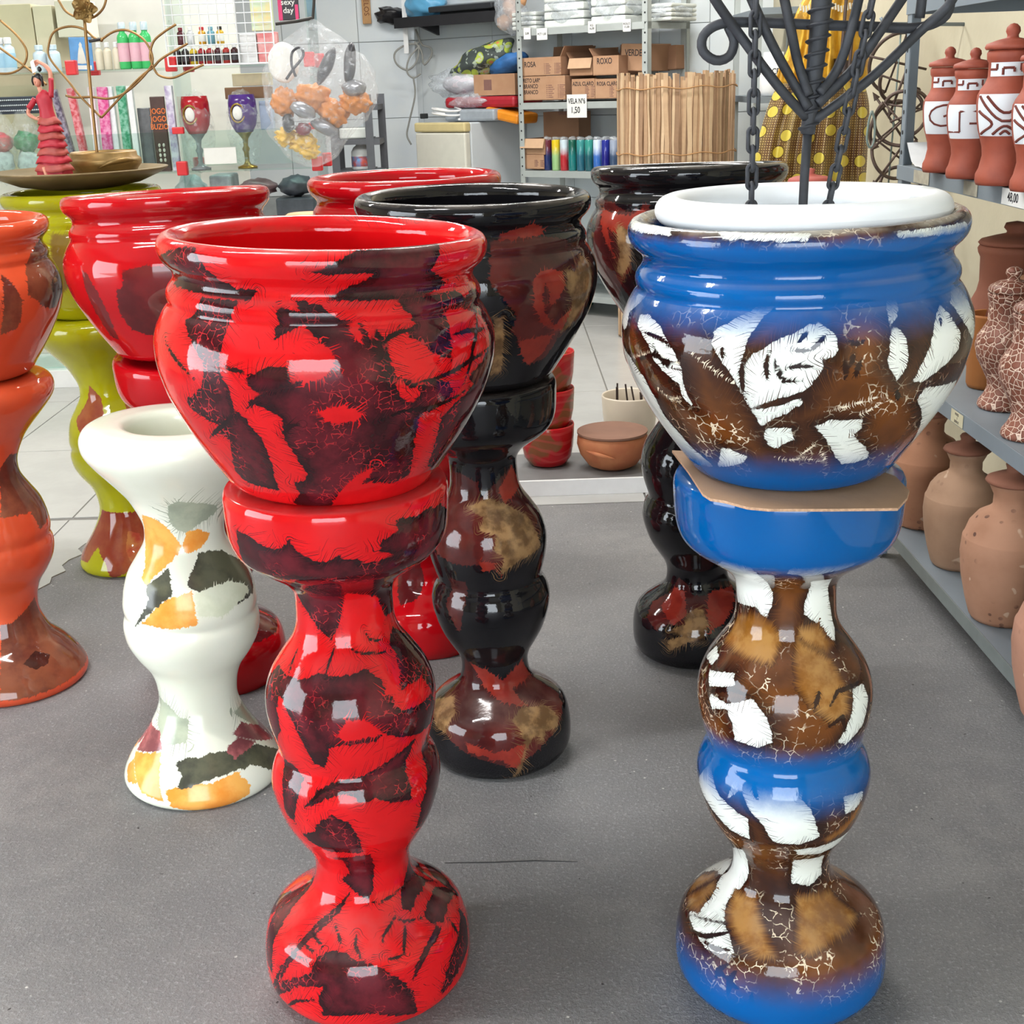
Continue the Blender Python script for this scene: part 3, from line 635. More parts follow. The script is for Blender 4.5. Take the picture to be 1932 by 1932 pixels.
ware('planter_pot', 'black and russet glazed planter pot behind the blue pot', 'planter', frame((.4108, 2.8824, .805), .0043, .045), POT, POT_IN, [
  C(*kf, [(140,380),(260,420),(380,510),(480,480),(570,420),(580,560),(440,640),(420,1000),(330,1340),(200,1130),(100,900),(110,640)]),
  C(*kf, [(170,480),(300,520),(400,540),(500,480),(560,500),(440,640),(400,760),(300,700),(220,640),(280,900),(200,760)]),
  C(*kf, [(300,620),(360,640),(420,700),(410,950),(340,1080),(300,1020),(320,860)])],
  [MAR2, REDB, GOLD], BLK, [.2535], ['body', 'rim'], nseg=192, step=.006, Rbar=.2, rel=.0005, dust=((120, 112, 104), .6))
# plain red planters behind
RED2 = ((178, 12, 21), (160, 9, 18), 7.)
MAR3 = dict(c=((78, 24, 26), (104, 30, 32)), cs=9., amp=.010, f1=100., f2=300., hair=.015, thr=.58)
ware('planter_pedestal', 'plain red glazed pedestal under the left red pot, behind the white pedestal', 'pedestal', frame((-.715, 2.83, 0), .022, -.075), sc(PED, 1., .98), sc(PED_IN, 1., .98),
  [C(1, 1, 1., [(470,1090),(530,1060),(548,1150),(520,1190),(470,1215),(480,1150)])], [MAR3], RED2, [.195, .655], ['foot', 'column', 'cup'], nseg=128, step=.009, Rbar=.11)
k0 = (0, 360, .2174)
ware('planter_pot', 'plain red glazed planter pot with maroon patches, behind the marbled red pot', 'planter', frame((-.6964, 2.762, .795), -.020, .045), POT, POT_IN,
  [C(*k0, [(1060,700),(1250,650),(1500,660),(1600,900),(1400,1260),(1280,1250),(1140,1200),(1050,1080),(1010,880),(1070,820)], [(715,690),(760,720),(860,900),(940,1060),(1040,1300),(960,1260),(860,1100),(760,900)])], [MAR3], RED2, [.2535], ['body', 'rim'], nseg=192, step=.006, Rbar=.2, dust=((160, 110, 100), .5))
ware('planter_pedestal', 'plain red glazed pedestal seen between the marbled and black pedestals', 'pedestal', frame((-.224, 3.0, 0), .012, -.07), sc(PED, 1., .988), sc(PED_IN, 1., .988),
  [C(1, 1, 1., [(750,1090),(770,1050),(790,1060),(800,1095),(785,1130),(755,1140)])], [MAR3], RED2, [.195, .655], ['foot', 'column', 'cup'], nseg=128, step=.009, Rbar=.11)  # the foot's one patch paints a greyish reflection into the glaze colour
ware('planter_pot', 'plain red glazed planter pot at the back, behind the black pot', 'planter', frame((-.2125, 2.935, .802), .0, -.0), POT, POT_IN,
  [C(1, 1, 1., [(608,424),(612,414),(630,412),(634,420),(650,412),(664,418),(664,450),(608,450)])], [MAR3], RED2, [.2535], ['body', 'rim'], nseg=192, step=.006, Rbar=.2, dust=((160, 110, 100), .5))
# orange planter cut by the left edge
ORA = ((204, 84, 50), (190, 72, 44), 6.)
UMB = dict(c=((92, 48, 38), (128, 74, 52)), cs=8., amp=.010, f1=80., f2=240., hair=.02, thr=.58, soft=2.)
kp = (0, 640, .3623)
ware('planter_pedestal', 'orange and umber glazed pedestal at the left edge', 'pedestal', frame((-1.2171, 2.8356, 0), .0203, -.0049), [(z*1.0, r*(1.0 if z > .1 else 1.09)) for z, r in FLARE], FLARE_CLOSED,
  [C(*kp, [(0,680),(50,600),(110,590),(160,670),(240,800),(250,900),(210,990),(160,900),(80,920),(0,930)], [(0,1490),(60,1480),(180,1340),(300,1450),(430,1560),(450,1640),(400,1740),(250,1830),(80,1880),(0,1880)]),
   C(*kp, [(120,1690),(180,1620),(260,1640),(250,1690),(180,1720)])],
  [UMB, dict(c=((50, 30, 26), (70, 40, 32)), amp=.008, hair=0., f1=60.)], ORA, [.19, .537], ['foot', 'column', 'cup'], nseg=160, step=.007, Rbar=.12)
ware('planter_pot', 'orange and umber glazed planter pot at the left edge', 'planter', frame((-1.203, 2.832, .7465), .01, -.01), POT, POT_IN,
  [C(*k0, [(345,340),(420,380),(500,500),(540,650),(540,850),(480,1020),(380,1010),(320,950),(240,900),(230,760),(220,680),(260,560),(300,480),(340,430)], [(0,720),(60,760),(140,850),(190,950),(180,1130),(140,1200),(0,1250)]),
   C(*k0, [(470,560),(530,650),(545,860),(450,1020),(440,800)], [(0,930),(20,980),(15,1040),(0,1070)])],
  [UMB, dict(c=((58, 34, 32), (74, 42, 38)), amp=.01, soft=4., hair=0.)], ORA, [.2535], ['body', 'rim'], nseg=192, step=.006, Rbar=.2)
# olive green planter
OLV = ((166, 164, 14), (148, 142, 16), 5.)
ware('planter_pedestal', 'olive green glazed pedestal with a maroon swirl foot', 'pedestal', frame((-1.137, 3.634, 0), -.0357, .009), FLARE, FLARE_CLOSED,
  [C(1, 1, 1., [(191,960),(275,960),(275,1040),(245,1075),(210,1091),(200,1065),(185,1030),(165,1060),(150,1050),(170,1005)], [(167,726),(190,750),(195,780),(185,810),(150,815),(143,790)], [(232,755),(260,745),(290,775),(270,790),(240,775)]),
   C(1, 1, 1., [(240,1000),(262,1005),(272,1030),(262,1055),(246,1060),(236,1035)])],
  [dict(c=((128, 52, 36), (146, 84, 52)), cs=7., amp=.01, f1=90., hair=.01), dict(c=((150, 58, 44), (166, 108, 60)), amp=.006, hair=0.)], OLV, [.19, .537], ['foot', 'column', 'cup'], nseg=160, step=.007, Rbar=.12)
ware('planter_pot', 'olive green glazed planter pot carrying the bronze dish', 'planter', frame((-1.150, 3.64, .7465), -.01, .0), POT, POT_IN,
  [C(1, 1, 1., [(96,440),(140,442),(160,470),(158,520),(130,540),(110,560),(100,500)])], [dict(c=((112, 84, 30), (128, 104, 40)), cs=6., amp=.01, soft=8.)], OLV, [.2535], ['body', 'rim'], nseg=192, step=.006, Rbar=.2)
# white pedestal standing alone, open at the top
kw = (130, 740, .2226); kv = (200, 1140, .2174)
W_ = lambda a, b, **k: dict(c=(a, b), cs=12., **{**dict(amp=.010, f1=90., f2=320., hair=.012, thr=.58, soft=1.5), **k})
ware('planter_pedestal', 'cream white glazed pedestal with orange and grey patches, open on top', 'pedestal', frame((-.6512, 2.3466, 0), .0344, 0), FLARE, FLARE_IN, [
  C(*kw, [(845,960),(930,925),(1130,940),(1250,960),(1260,1000),(1190,1060),(1100,1120),(1000,1190),(920,1170),(850,1100),(840,1010)]) + C(*kv, [(460,780),(550,880),(640,980),(720,1000),(700,1200),(500,1220),(450,1000)], [(1100,940),(1200,800),(1330,860),(1400,1000),(1200,1000)]),
  C(*kw, [(620,1040),(700,1060),(790,1110),(900,1230),(960,1310),(880,1420),(800,1500),(720,1560),(660,1650),(620,1580),(650,1450),(640,1200)], [(680,1900),(760,1800),(870,1740),(960,1720),(1040,1680),(1080,1900),(1090,1970),(900,2010),(620,1960)], [(1000,1180),(1100,1160),(1200,1200),(1120,1320),(1000,1370),(960,1310)]) + C(*kv, [(260,1270),(480,1280),(500,1720),(420,1690),(300,1620),(250,1400)], [(510,1620),(700,1560),(900,1560),(1130,1450),(1250,1560),(1250,1640),(1000,1770),(750,1800),(580,1760)], [(190,1400),(250,1330),(270,1560),(190,1540)]),
  C(*kw, [(660,1640),(740,1580),(850,1480),(860,1600),(880,1720),(800,1780),(700,1860),(640,1920),(590,1960),(560,1990),(610,1900),(680,1760),(660,1720)], [(1020,1560),(1100,1360),(1200,1340),(1300,1340),(1450,1420),(1550,1560),(1560,1690),(1420,1800),(1200,1700),(1060,1680),(1000,1640)]) + C(*kv, [(600,1380),(700,1330),(830,1330),(900,1290),(1000,1280),(1300,1210),(1500,1260),(1480,1450),(1280,1390),(1100,1450),(870,1530),(700,1600),(620,1600),(660,1480)]),
  C(*kw, [(1060,1720),(1200,1650),(1350,1600),(1480,1620),(1530,1670),(1440,1780),(1300,1900),(1100,1900)]),
  C(*kv, [(1050,1240),(1150,1150),(1300,1190),(1200,1280),(1120,1340),(1060,1290)], [(1090,1130),(1170,1020),(1300,980),(1400,1060),(1450,1160),(1250,1170)], [(400,1000),(470,1100),(490,1270),(270,1260),(330,1130)])],
  [W_((150, 158, 140), (176, 182, 160), hair=.16, thr=.54, slant=.2), W_((226, 142, 56), (236, 172, 86)), W_((62, 62, 54), (92, 92, 74)), W_((206, 212, 186), (222, 226, 204), hair=.03), W_((120, 66, 70), (190, 110, 110))],
  ((222, 224, 206), (228, 230, 216), 6.), [.19, .537], ['foot', 'column', 'cup'], nseg=224, step=.005, Rbar=.12, rel=.0004, rough=.16)
# ================================================================ things on and between the planters
cardboard = M_('cardboard', (176, 142, 112), .85, .12, 9., bump=.0004, bscale=150)
cardboard_in = M_('cardboard_edge', (150, 116, 88), .9, .2, 60.)
iron = M_('black_iron', (58, 60, 66), .62, .25, 40., metal=.25, bump=.0006, bscale=120)
# cardboard sheet between blue pot and pedestal
zc_ = .8155
pts = [onZ(x, y, zc_)[:2] for x, y in ((1268,856),(1298,895),(1326,938),(1340,947),(1368,951),(1410,962),(1450,965),(1560,963),(1694,959),(1712,938),(1716,925),(1690,898),(1640,880),(1500,868),(1350,858))]
cb = empty('cardboard_sheet', (.385, 1.68, .812), 'torn flat sheet of brown cardboard under the blue pot', 'cardboard')
n = len(pts); b = MB()
zt = lambda x, y: .8175+.004*math.sin(9*x+4*y)*0-.020*(x-.385)
top = [(x-.385, y-1.68, zt(x, y)-.812) for x, y in pts]; bot = [(x, y, z-.0035) for x, y, z in top]
b.add(top, [tuple(range(n))]); b.build('liner', cardboard, cb)
b = MB(); b.add(top+bot, [(i, i+n, (i+1) % n+n, (i+1) % n) for i in range(n)]+[tuple(range(2*n-1, n-1, -1))]); b.build('fluted_edge', M_('flute', (196, 158, 128), .9, .3, 220.), cb)
# white bowl in the blue pot
bowl_c = (.3845, 1.6835, 1.060)
wb_ = empty('white_bowl', bowl_c, 'thick-lipped white bowl sitting in the mouth of the blue pot', 'bowl')
wmat = M_('white_ceramic', (232, 236, 240), .42, .03, 12.)
b = MB(); b.lathe([(0, 0), (.10, 0), (.125, .012), (.15, .05), (.158, .085), (.160, .098), (.150, .100), (.140, .06), (.118, .022), (.10, .014), (0, .014)], 96).build('basin', wmat, wb_, True)
b = MB(); rl, tl = .1665, .0205; b.lathe([(rl+tl*math.cos(a), .104+tl*.92*math.sin(a)) for a in np.linspace(0, 2*math.pi, 25)], 128).build('lip', wmat, wb_, True)
# iron stand in the bowl
Yi = 1.68
P = lambda x, y, Y=Yi: tuple(onY(x, y, Y))
st = empty('iron_candelabra', P(1513, 425), 'black wrought iron stand with spiral shaft, arms and chains, in white bowl', 'stand')
o0 = Vector(P(1513, 425)); rel = lambda *p: tuple(Vector(p)-o0)
RP = lambda x, y, Y=Yi: tuple(Vector(onY(x, y, Y))-o0)
MB().tube([RP(1510, 500), RP(1513, 425), RP(1518, 330), RP(1524, 245)], .0058, 12).build('rod', iron, st, True)
ax = [RP(1524, 253), RP(1533, 170), RP(1543, 80), RP(1553, -30), RP(1563, -140)]
px_m = 1.645/2423
MB().tube(smooth_path(ax, 24), [px_m*(13+8*t) for t in np.linspace(0, 1, 24)], 20).build('shaft', iron, st, True)
# helical flange around the shaft
sp = MB(); A = spline(ax, 200); turns = 14.0; v = []; 
tdir = Vector(A[-1]-A[0]).normalized(); e1 = tdir.orthogonal().normalized(); e2 = tdir.cross(e1)
NN = 560; vs = []; fs = []
for i in range(NN):
    t = i/(NN-1); c = Vector([np.interp(t, np.linspace(0, 1, 200), A[:, q]) for q in range(3)]); an = 2*math.pi*turns*t
    rad = px_m*(13+8*t); d = e1*math.cos(an)+e2*math.sin(an)
    for rr_, off in ((rad*.9, -.0028), (rad+.0042, -.0005), (rad+.0042, .0007), (rad*.9, .0028)): vs.append(tuple(c+d*rr_+tdir*off))
for i in range(NN-1):
    for q in range(3): fs.append((i*4+q, i*4+q+1, i*4+5+q, i*4+4+q))
sp.add(vs, fs).build('spiral_flange', iron, st, True)
RA = .0062
for pts_ in ([(1330, -60), (1345, -8), (1400, 72), (1470, 165), (1524, 224)], [(1410, -20), (1450, 70), (1490, 145), (1526, 204)], [(1478, -10), (1493, 60), (1506, 120), (1527, 180)],
             [(1622, -10), (1605, 60), (1580, 130), (1546, 176)], [(1704, -5), (1660, 60), (1610, 130), (1543, 196)], [(1800, -30), (1792, 8), (1735, 60), (1640, 150), (1535, 228)]):
    w = [RP(x, y, Yi-.002-.010*((i % 2))) for i, (x, y) in enumerate(pts_)]
    MB().tube(smooth_path(w, 24), RA, 10).build('arm', iron, st, True)
MB().tube(smooth_path([RP(x, y, Yi+.008) for x, y in ((1374, 50), (1385, 78), (1376, 106), (1350, 114), (1326, 96), (1328, 66), (1360, 45), (1420, 42), (1540, 47), (1640, 50), (1725, 53), (1775, 38), (1792, 12), (1788, -20))], 70), RA, 10).build('crossbar', iron, st, True)
MB().tube(smooth_path([RP(x, y) for x, y in ((1735, 34), (1738, 10), (1742, -30))], 8), RA, 10).build('arm', iron, st, True)
# chains
lk = []
for k in range(24):
    a = 2*math.pi*k/24; lk.append((.0058*math.cos(a), 0, .0058*math.sin(a)+(.0092 if math.sin(a) >= 0 else -.0092)))
link_mesh = None
def chain(name, p0, p1, n, parent):
    global link_mesh
    ch = None
    p0 = Vector(p0); p1 = Vector(p1); d = (p0-p1).normalized()
    for i in range(n):
        c = p0.lerp(p1, i/(n-1)); M = axes(c, (1, 0, 0), d) if True else None
        x = Vector((1, 0, 0)); x = (x-d*x.dot(d)).normalized(); y = d.cross(x)
        if i % 2: x, y = y, -x
        Mx = Matrix((x, y, d)).transposed().to_4x4(); Mx.translation = c
        if link_mesh is None:
            o = MB().tube(lk, .0027, 8, closed=True).build('chain_link', iron, parent, True); link_mesh = o.data
        else: o = link(bpy.data.objects.new('chain_link', link_mesh), parent)
        o.matrix_local = Mx
c1 = empty('chain', (0, 0, 0), parent=st); c2 = empty('chain', (0, 0, 0), parent=st)
chain('c', RP(1427, -30, Yi-.02), RP(1417, 402, Yi-.005), 13, c1)
chain('c', RP(1652, -30, Yi-.02), RP(1560, 402, Yi-.005), 13, c2)
# ---- bronze dish with small gold bowl, dancer and wire heart on the olive pot
gold = M_('old_gold', (150, 118, 66), .42, .25, 14., metal=.55, col2=(120, 96, 54))
bronze = M_('bronze_paint', (128, 108, 74), .48, .2, 9., metal=.45, col2=(108, 92, 58))
dz = 1.090
dc = (-1.150, 3.64, dz)
dish = MB().lathe([(0, 0), (.09, 0), (.16, .012), (.215, .034), (.235, .046), (.237, .050), (.228, .051), (.19, .034), (.14, .022), (.05, .016), (0, .016)], 96).build('bronze_dish', bronze, None, True)
dish.location = dc; tag(dish, 'wide shallow bronze dish lying on the olive green pot', 'dish')
gb = empty('gold_bowl', (-1.085, 3.66, dz+.017), 'small gold painted bowl with a bulging rim on the bronze dish', 'bowl')
MB().lathe([(0, 0), (.075, 0), (.082, .010), (.088, .030), (.098, .042), (.101, .050), (.098, .058), (.090, .064), (.089, .074), (.085, .078), (.080, .072), (.078, .045), (.07, .02), (0, .012)], 80).build('vessel', gold, gb, True)
b = MB(); b.tube(smooth_path([(.01, -.098, .038), (.04, -.092, .05), (.075, -.068, .056), (.098, -.02, .052)], 20), [.001+.0065*math.sin(math.pi*i/19) for i in range(20)], 8).build('applied_leaf', gold, gb, True)
# dancer figurine
Yd = 3.50
dr = Vector(onY(106, 338, Yd)); dr.z = float(onY(106, 343, Yd)[2])
fg = empty('dancer_figurine', tuple(dr), 'dancer figurine in a tiered red dress, arm raised, on bronze dish', 'figurine')
pm = 3.42/2423
def DP(x, y, dy=0.): return Vector(((x-106)*pm, dy, (338-y)*pm))
dress = M_('dress_red', (176, 34, 52), .55, .12, 30.)
frill = M_('dress_frill', (168, 74, 66), .55, .15, 40.)
skin = M_('figurine_skin', (206, 142, 118), .5, .06)
b = MB()   # continuous body: skirt core and torso lathe squashed
prof = [(34, 338), (31, 328), (30, 318), (27, 305), (24, 290), (22, 275), (20, 262), (18, 248), (16, 236), (15, 225), (13, 212), (13, 203), (15, 193), (14, 186), (9, 180), (5, 176), (0, 174)]
body_pts = []; ns = 32; v = []; f = []
cx = lambda y: np.interp(y, [174, 190, 210, 240, 290, 338], [106, 104, 106, 109, 107, 105])
for i, (r, y) in enumerate(prof):
    for k in range(ns):
        a = 2*math.pi*k/ns; fl_ = 1+(.10 if y > 300 else .02)*math.sin(7*a+i)
        v.append(((cx(y)-106+r*math.cos(a)*fl_)*pm, r*math.sin(a)*fl_*.75*pm, (338-y)*pm))
for i in range(len(prof)-1):
    for k in range(ns): f.append((i*ns+k, i*ns+(k+1) % ns, (i+1)*ns+(k+1) % ns, (i+1)*ns+k))
f.append(tuple(range(ns))[::-1]); f.append(tuple((len(prof)-1)*ns+k for k in range(ns)))
b.add(v, f).build('dress', dress, fg, True)
for i, (y, r) in enumerate(((232, 19), (245, 21), (258, 22.5), (272, 24.5), (286, 26.5), (300, 30), (315, 33))):
    v = []; f = []
    for q, (rr_, dy_) in enumerate(((r-4, -9), (r+.5, -3), (r+2.6, 3), (r+1.0, 3.6), (r-4, 0))):
        for k in range(40):
            a = 2*math.pi*k/40; w = 1+.05*math.sin(11*a+i*2)*(1 if q in (2, 3) else .2)
            v.append(((cx(y)-106+rr_*w*math.cos(a))*pm, rr_*w*.75*math.sin(a)*pm, (338-y-dy_-1.5*math.sin(3*a+i))*pm))
    for q in range(4):
        for k in range(40): f.append((q*40+k, q*40+(k+1) % 40, (q+1)*40+(k+1) % 40, (q+1)*40+k))
    MB().add(v, f).build('frill', frill if i % 2 == 0 else dress, fg, True)
b = MB().blob(tuple(DP(97, 160)), (7.0*pm, 7.5*pm, 10*pm), 3, .02, 2, 3)
b.tube([DP(101, 182), DP(99, 170)], [4.5*pm, 4*pm], 10)
b.blob(tuple(DP(94.5, 161, -7.2*pm)), (1.4*pm, 1.6*pm, 2.2*pm), 1, .0, 1, 2)
b.build('head', skin, fg, True)
b = MB().blob(tuple(DP(99, 154, 2*pm)), (8.2*pm, 8*pm, 8.5*pm), 5, .03, 2, 3); b.tube(smooth_path([DP(92, 150, -5*pm), DP(89, 158, -4*pm), DP(90, 166, -2*pm)], 6), 1.6*pm, 8); b.tube(smooth_path([DP(104, 150, -3*pm), DP(107, 158, -3*pm), DP(106, 168, 0)], 6), 2.2*pm, 8); b.blob(tuple(DP(104, 139, 0)), (4*pm, 4*pm, 5*pm), 2, .05, 2, 2); b.build('hair', M_('hair_black', (22, 22, 24), .4), fg, True)
b = MB(); b.add([DP(90, 146, 1*pm), DP(88, 126, 2*pm), DP(94, 122, 2*pm), DP(98, 142, 1*pm), DP(90, 146, 3*pm), DP(88, 126, 4*pm), DP(94, 122, 4*pm), DP(98, 142, 3*pm)], [(0, 1, 2, 3), (7, 6, 5, 4), (0, 4, 5, 1), (1, 5, 6, 2), (2, 6, 7, 3), (3, 7, 4, 0)]); b.build('comb', white_paint, fg)
MB().tube(smooth_path([DP(117, 188), DP(121, 170), DP(122, 155)], 8), [5.5*pm, 5*pm, 4.6*pm, 4.5*pm, 4.4*pm, 4.4*pm, 4.6*pm, 4.8*pm], 12).build('sleeve', dress, fg, True)
MB().tube(smooth_path([DP(88, 190), DP(80, 200), DP(74, 206)], 8), 5.2*pm, 12).build('sleeve', dress, fg, True)
b = MB().tube(smooth_path([DP(122, 158), DP(122, 144), DP(116, 134), DP(107, 128), DP(101, 125)], 14), [3.8*pm]*9+[3.0*pm]*5, 10)
for q in range(4): b.tube([DP(102, 124+q*1.6, (q-2)*1.2*pm), DP(98.5, 124.5+q*2.2, (q-2)*1.4*pm), DP(97, 127+q*2.4, (q-2)*1.4*pm)], 1.1*pm, 6)
b.tube([DP(104, 127), DP(102, 131), DP(100, 132.5)], 1.2*pm, 6); b.build('arm', skin, fg, True)
b = MB().tube(smooth_path([DP(76, 204), DP(72, 215), DP(80, 222), DP(90, 226)], 12), [3.6*pm]*7+[3.0*pm]*5, 10)
for q in range(4): b.tube([DP(89, 224+q*1.5, -2*pm), DP(93, 226+q*1.6, -3*pm), DP(95, 229+q*1.3, -3*pm)], 1.1*pm, 6)
b.tube([DP(88, 223, -2*pm), DP(91, 221, -3*pm), DP(93, 222, -3*pm)], 1.2*pm, 6); b.build('arm', skin, fg, True)
MB().tube([DP(93, 310, -21*pm), DP(97, 326, -24*pm), DP(98, 338, -24*pm)], [3.5*pm, 3*pm, 2.6*pm], 10).build('leg', skin, fg, True)
MB().blob(tuple(DP(98, 339.5, -25*pm)), (3*pm, 6*pm, 2.4*pm), 3, .02, 1, 2).build('shoe', gold, fg, True)
# gold wire heart with a flower, standing in the gold bowl
Yg = 3.66
ho = Vector(onY(184, 298, Yg)); hz = Vector((ho.x, Yg, dz+.03))
wire = M_('gold_wire', (150, 116, 72), .38, .2, 30., metal=.7)
hw = empty('wire_heart', tuple(hz), 'gold wire hearts and metal flower on a rod in the gold bowl', 'ornament')
GP = lambda x, y, dy=0.: tuple(Vector(onY(x, y, Yg+dy))-hz)
MB().tube([(0, 0, 0), GP(184, 298), GP(172, 180), GP(163, 80), GP(155, -20)], .0042, 10).build('rod', wire, hw, True)
for pts_ in ([(191, 222), (260, 150), (289, 127), (306, 110), (354, 82)], [(191, 222), (150, 180), (128, 152), (94, 110), (92, 85), (102, 60), (130, 50), (158, 55), (180, 73), (191, 75)],
             [(191, 75), (214, 60), (240, 57), (268, 72), (284, 95), (287, 120), (268, 147), (236, 175), (206, 186), (172, 183), (140, 184), (124, 180)],
             [(289, 127), (283, 105), (290, 78), (310, 60), (332, 46)], [(289, 127), (300, 142), (325, 147), (352, 136), (384, 122)], [(0, 38), (30, 65), (48, 90), (50, 110), (40, 128), (20, 138), (-6, 139)], [(-4, 88), (30, 112), (60, 135), (88, 160)], [(110, 0), (125, 22), (150, 34), (175, 33), (193, 18), (200, 0), (200, -12)]):
    MB().tube(smooth_path([GP(x, y, .006) for x, y in pts_], 48), .0032, 8).build('scroll', wire, hw, True)
MB().tube([GP(168, 78), GP(190, 74)], .0040, 8).build('clasp', M_('dark_metal', (66, 64, 62), .5, metal=.6), hw, True)
MB().blob(GP(191, 75, .004), (.006, .006, .006), 2, .1, 4, 2).build('knot', wire, hw, True)
fc = Vector(GP(160, 18, -.01))
for ring, (np_, rad, tilt, w) in enumerate(((5, .034, .5, .030), (5, .026, .9, .026), (4, .016, 1.2, .018))):
    for k in range(np_):
        a = 2*math.pi*k/np_+ring*.5; d = Vector((math.cos(a), -.35, math.sin(a))).normalized(); s_ = Vector((-math.sin(a), 0, math.cos(a)))
        nrm_ = d.cross(s_); v = []; f = []
        for i in range(6):
            for j in range(5):
                u = i/5; q = (j-2)/2
                v.append(tuple(fc+d*(rad*u)+s_*(q*w*math.sin(math.pi*(.12+.75*u))*.5)+nrm_*(-.010*u*u+.006*q*q)))
        for i in range(5):
            for j in range(4): f.append((i*5+j, i*5+j+1, i*5+6+j, i*5+5+j))
        MB().add(v, f).build('petal', gold, hw, True)
# ---- low shelf board with red cups and clay pots in the middle
ls = empty('low_shelf', (.2, 4.15, 0), 'low white-fronted shelf board on the floor before the tiles', 'shelf')
yb0 = 4.10; zt_ = .062
MB().box(-.62, .62, -.02, .30, .040, .054).build('board', M_('shelf_grey', (112, 112, 112), .55, .12, 10.), ls)
MB().box(-.62, .62, -.032, .0-.0205, .0, .0545, b=.001).build('front_strip', white_paint, ls)
MB().box(-.60, -.57, .0, .28, .0, .040).build('bearer', white_paint, ls); MB().box(.57, .60, .0, .28, .0, .040).build('bearer', white_paint, ls)
def cup_mat():
    m, nt, b_, out = new_mat('red_cup_glaze'); N = NT(nt); o = N.obj()
    c = N.mix(N.ramp(N.noise(N.jit(o, 4., .2), 7., 2.), .47, .53), lin((176, 18, 28)), lin((128, 74, 40)))
    w = N.n('ShaderNodeTexWave', wave_type='RINGS'); N.put(w.inputs[0], N.jit(o, 5., .12)); w.inputs['Scale'].default_value = 9.
    c = N.mix(N.math('MULTIPLY', N.ramp(w.outputs[1], .75, .85), .4), c, lin((196, 70, 66)))
    N.put(b_.inputs['Base Color'], c); b_.inputs['Roughness'].default_value = .16; return m
cm = cup_mat()
cupx, cupy = onZ(1036, 890, .054)[:2]
CUP = [(0, 0), (.05, 0), (.066, .006), (.082, .03), (.090, .07), (.0935, .12), (.0945, .142), (.0925, .147), (.089, .144), (.087, .10), (.075, .03), (.05, .012), (0, .010)]
cup_lab = ['bottom red glazed cup of the stack, with a pale swirl', 'middle red glazed cup of the stack of three', 'top red glazed cup of the stack of three']
for k in range(3):
    o = MB().lathe(CUP, 64).build('glazed_cup', cm, None, True)
    o.location = (cupx+.004*k, cupy+.10, .0545+.1385*k*.93); o.rotation_euler = (0, 0, 1.3*k); s_ = (1, .985, .97)[k]; o.scale = (s_, s_, s_)
    tag(o, cup_lab[k], 'cup', 'stacked red cups')
clay = M_('terracotta', (176, 112, 72), .75, .16, 9., col2=(160, 92, 58), bump=.0005)
clay_dark = M_('terracotta_dark', (128, 92, 74), .8, .12, 9.)
cl = empty('clay_casserole', tuple(onZ(1160, 893, .0545)), 'round terracotta casserole with a flat lid on the low shelf', 'casserole')
cl.location = (cl.location.x, cl.location.y+.09, .0545)
MB().lathe([(0, 0), (.06, 0), (.085, .012), (.112, .05), (.122, .085), (.120, .108), (.116, .118), (0, .118)], 72).build('pot', clay, cl, True)
MB().lathe([(.118, .1185), (.121, .122), (.121, .128), (.112, .1305), (.06, .129), (0, .127)], 72).build('lid', clay_dark, cl, 'auto')
MB().tube(smooth_path([(-.095, -.075, .078), (-.05, -.118, .072), (0, -.124, .06)], 12), [.001+.007*math.sin(math.pi*i/11) for i in range(12)], 8).build('lug', clay, cl, True)
cwx, cwy, _ = onZ(1192, 835, .0)
cr_ = empty('cream_pot', (cwx+.0, cwy+.08, 0), 'cream pot holding dark sticks, behind the clay casserole', 'pot')
MB().lathe([(0, 0), (.08, 0), (.095, .02), (.104, .10), (.108, .165), (.106, .172), (.100, .168), (.097, .10), (.088, .02), (0, .014)], 72).build('vessel', M_('cream_glaze', (196, 184, 166), .35, .08, 8.), cr_, True)
stick_m = M_('stick', (48, 34, 32), .6)
for k, (a, l, q) in enumerate(((-.5, .21, 2.6), (-.12, .20, 1.4), (.1, .195, .6), (.45, .18, -.2), (.55, .175, .3), (-.55, .20, 3.0))):
    MB().tube([(.05*math.cos(q), .05*math.sin(q), .02), (.085*math.sin(a)*1.1, .05*math.sin(q), l)], .0035, 6).build('stick', stick_m, cr_)
# ================================================================ right hand rack
steel = M_('grey_steel', (128, 138, 146), .5, .08, 6., metal=.2)
steel_pale = M_('pale_steel', (172, 178, 176), .5, .1, 8., metal=.15)
XF, XB = 1.045, 1.50
Y0R, Y1R = 1.55, 3.47
rk = empty('steel_rack', ((XF+XB)/2, 2.5, 0), 'grey steel shelving rack along the right wall', 'rack')
ox, oy_ = (XF+XB)/2, 2.5
def perforated_post(parent, x, y, z1, w=.034, mat=steel, dirs=(1, 1)):
    # L-angle post with round holes pressed through as dark dimples on both faces
    b = MB(); t = .003; sx, sy = dirs
    b.box(min(x, x+sx*w), max(x, x+sx*w), min(y, y+sy*t), max(y, y+sy*t), 0, z1); b.box(min(x, x+sx*t), max(x, x+sx*t), min(y, y+sy*w), max(y, y+sy*w), 0, z1)
    po = b.build('post', mat, parent)
    return po
def holes(post, x, y, z0, z1, step, face, mat):
    b = MB(); z = z0
    while z < z1:
        M = Matrix.Translation((x, y, z)) @ (Matrix.Rotation(math.pi/2, 4, 'X') if face == 'y' else Matrix.Rotation(math.pi/2, 4, 'Y'))
        b.lathe([(0, .0006), (.0055, .0006), (.0055, -.0006), (0, -.0006)], 10, M); z += step
    o = b.build('bolt_holes', mat, post); o['kind'] = 'stuff'
dark_hole = M_('hole_dark', (40, 42, 44), .9)
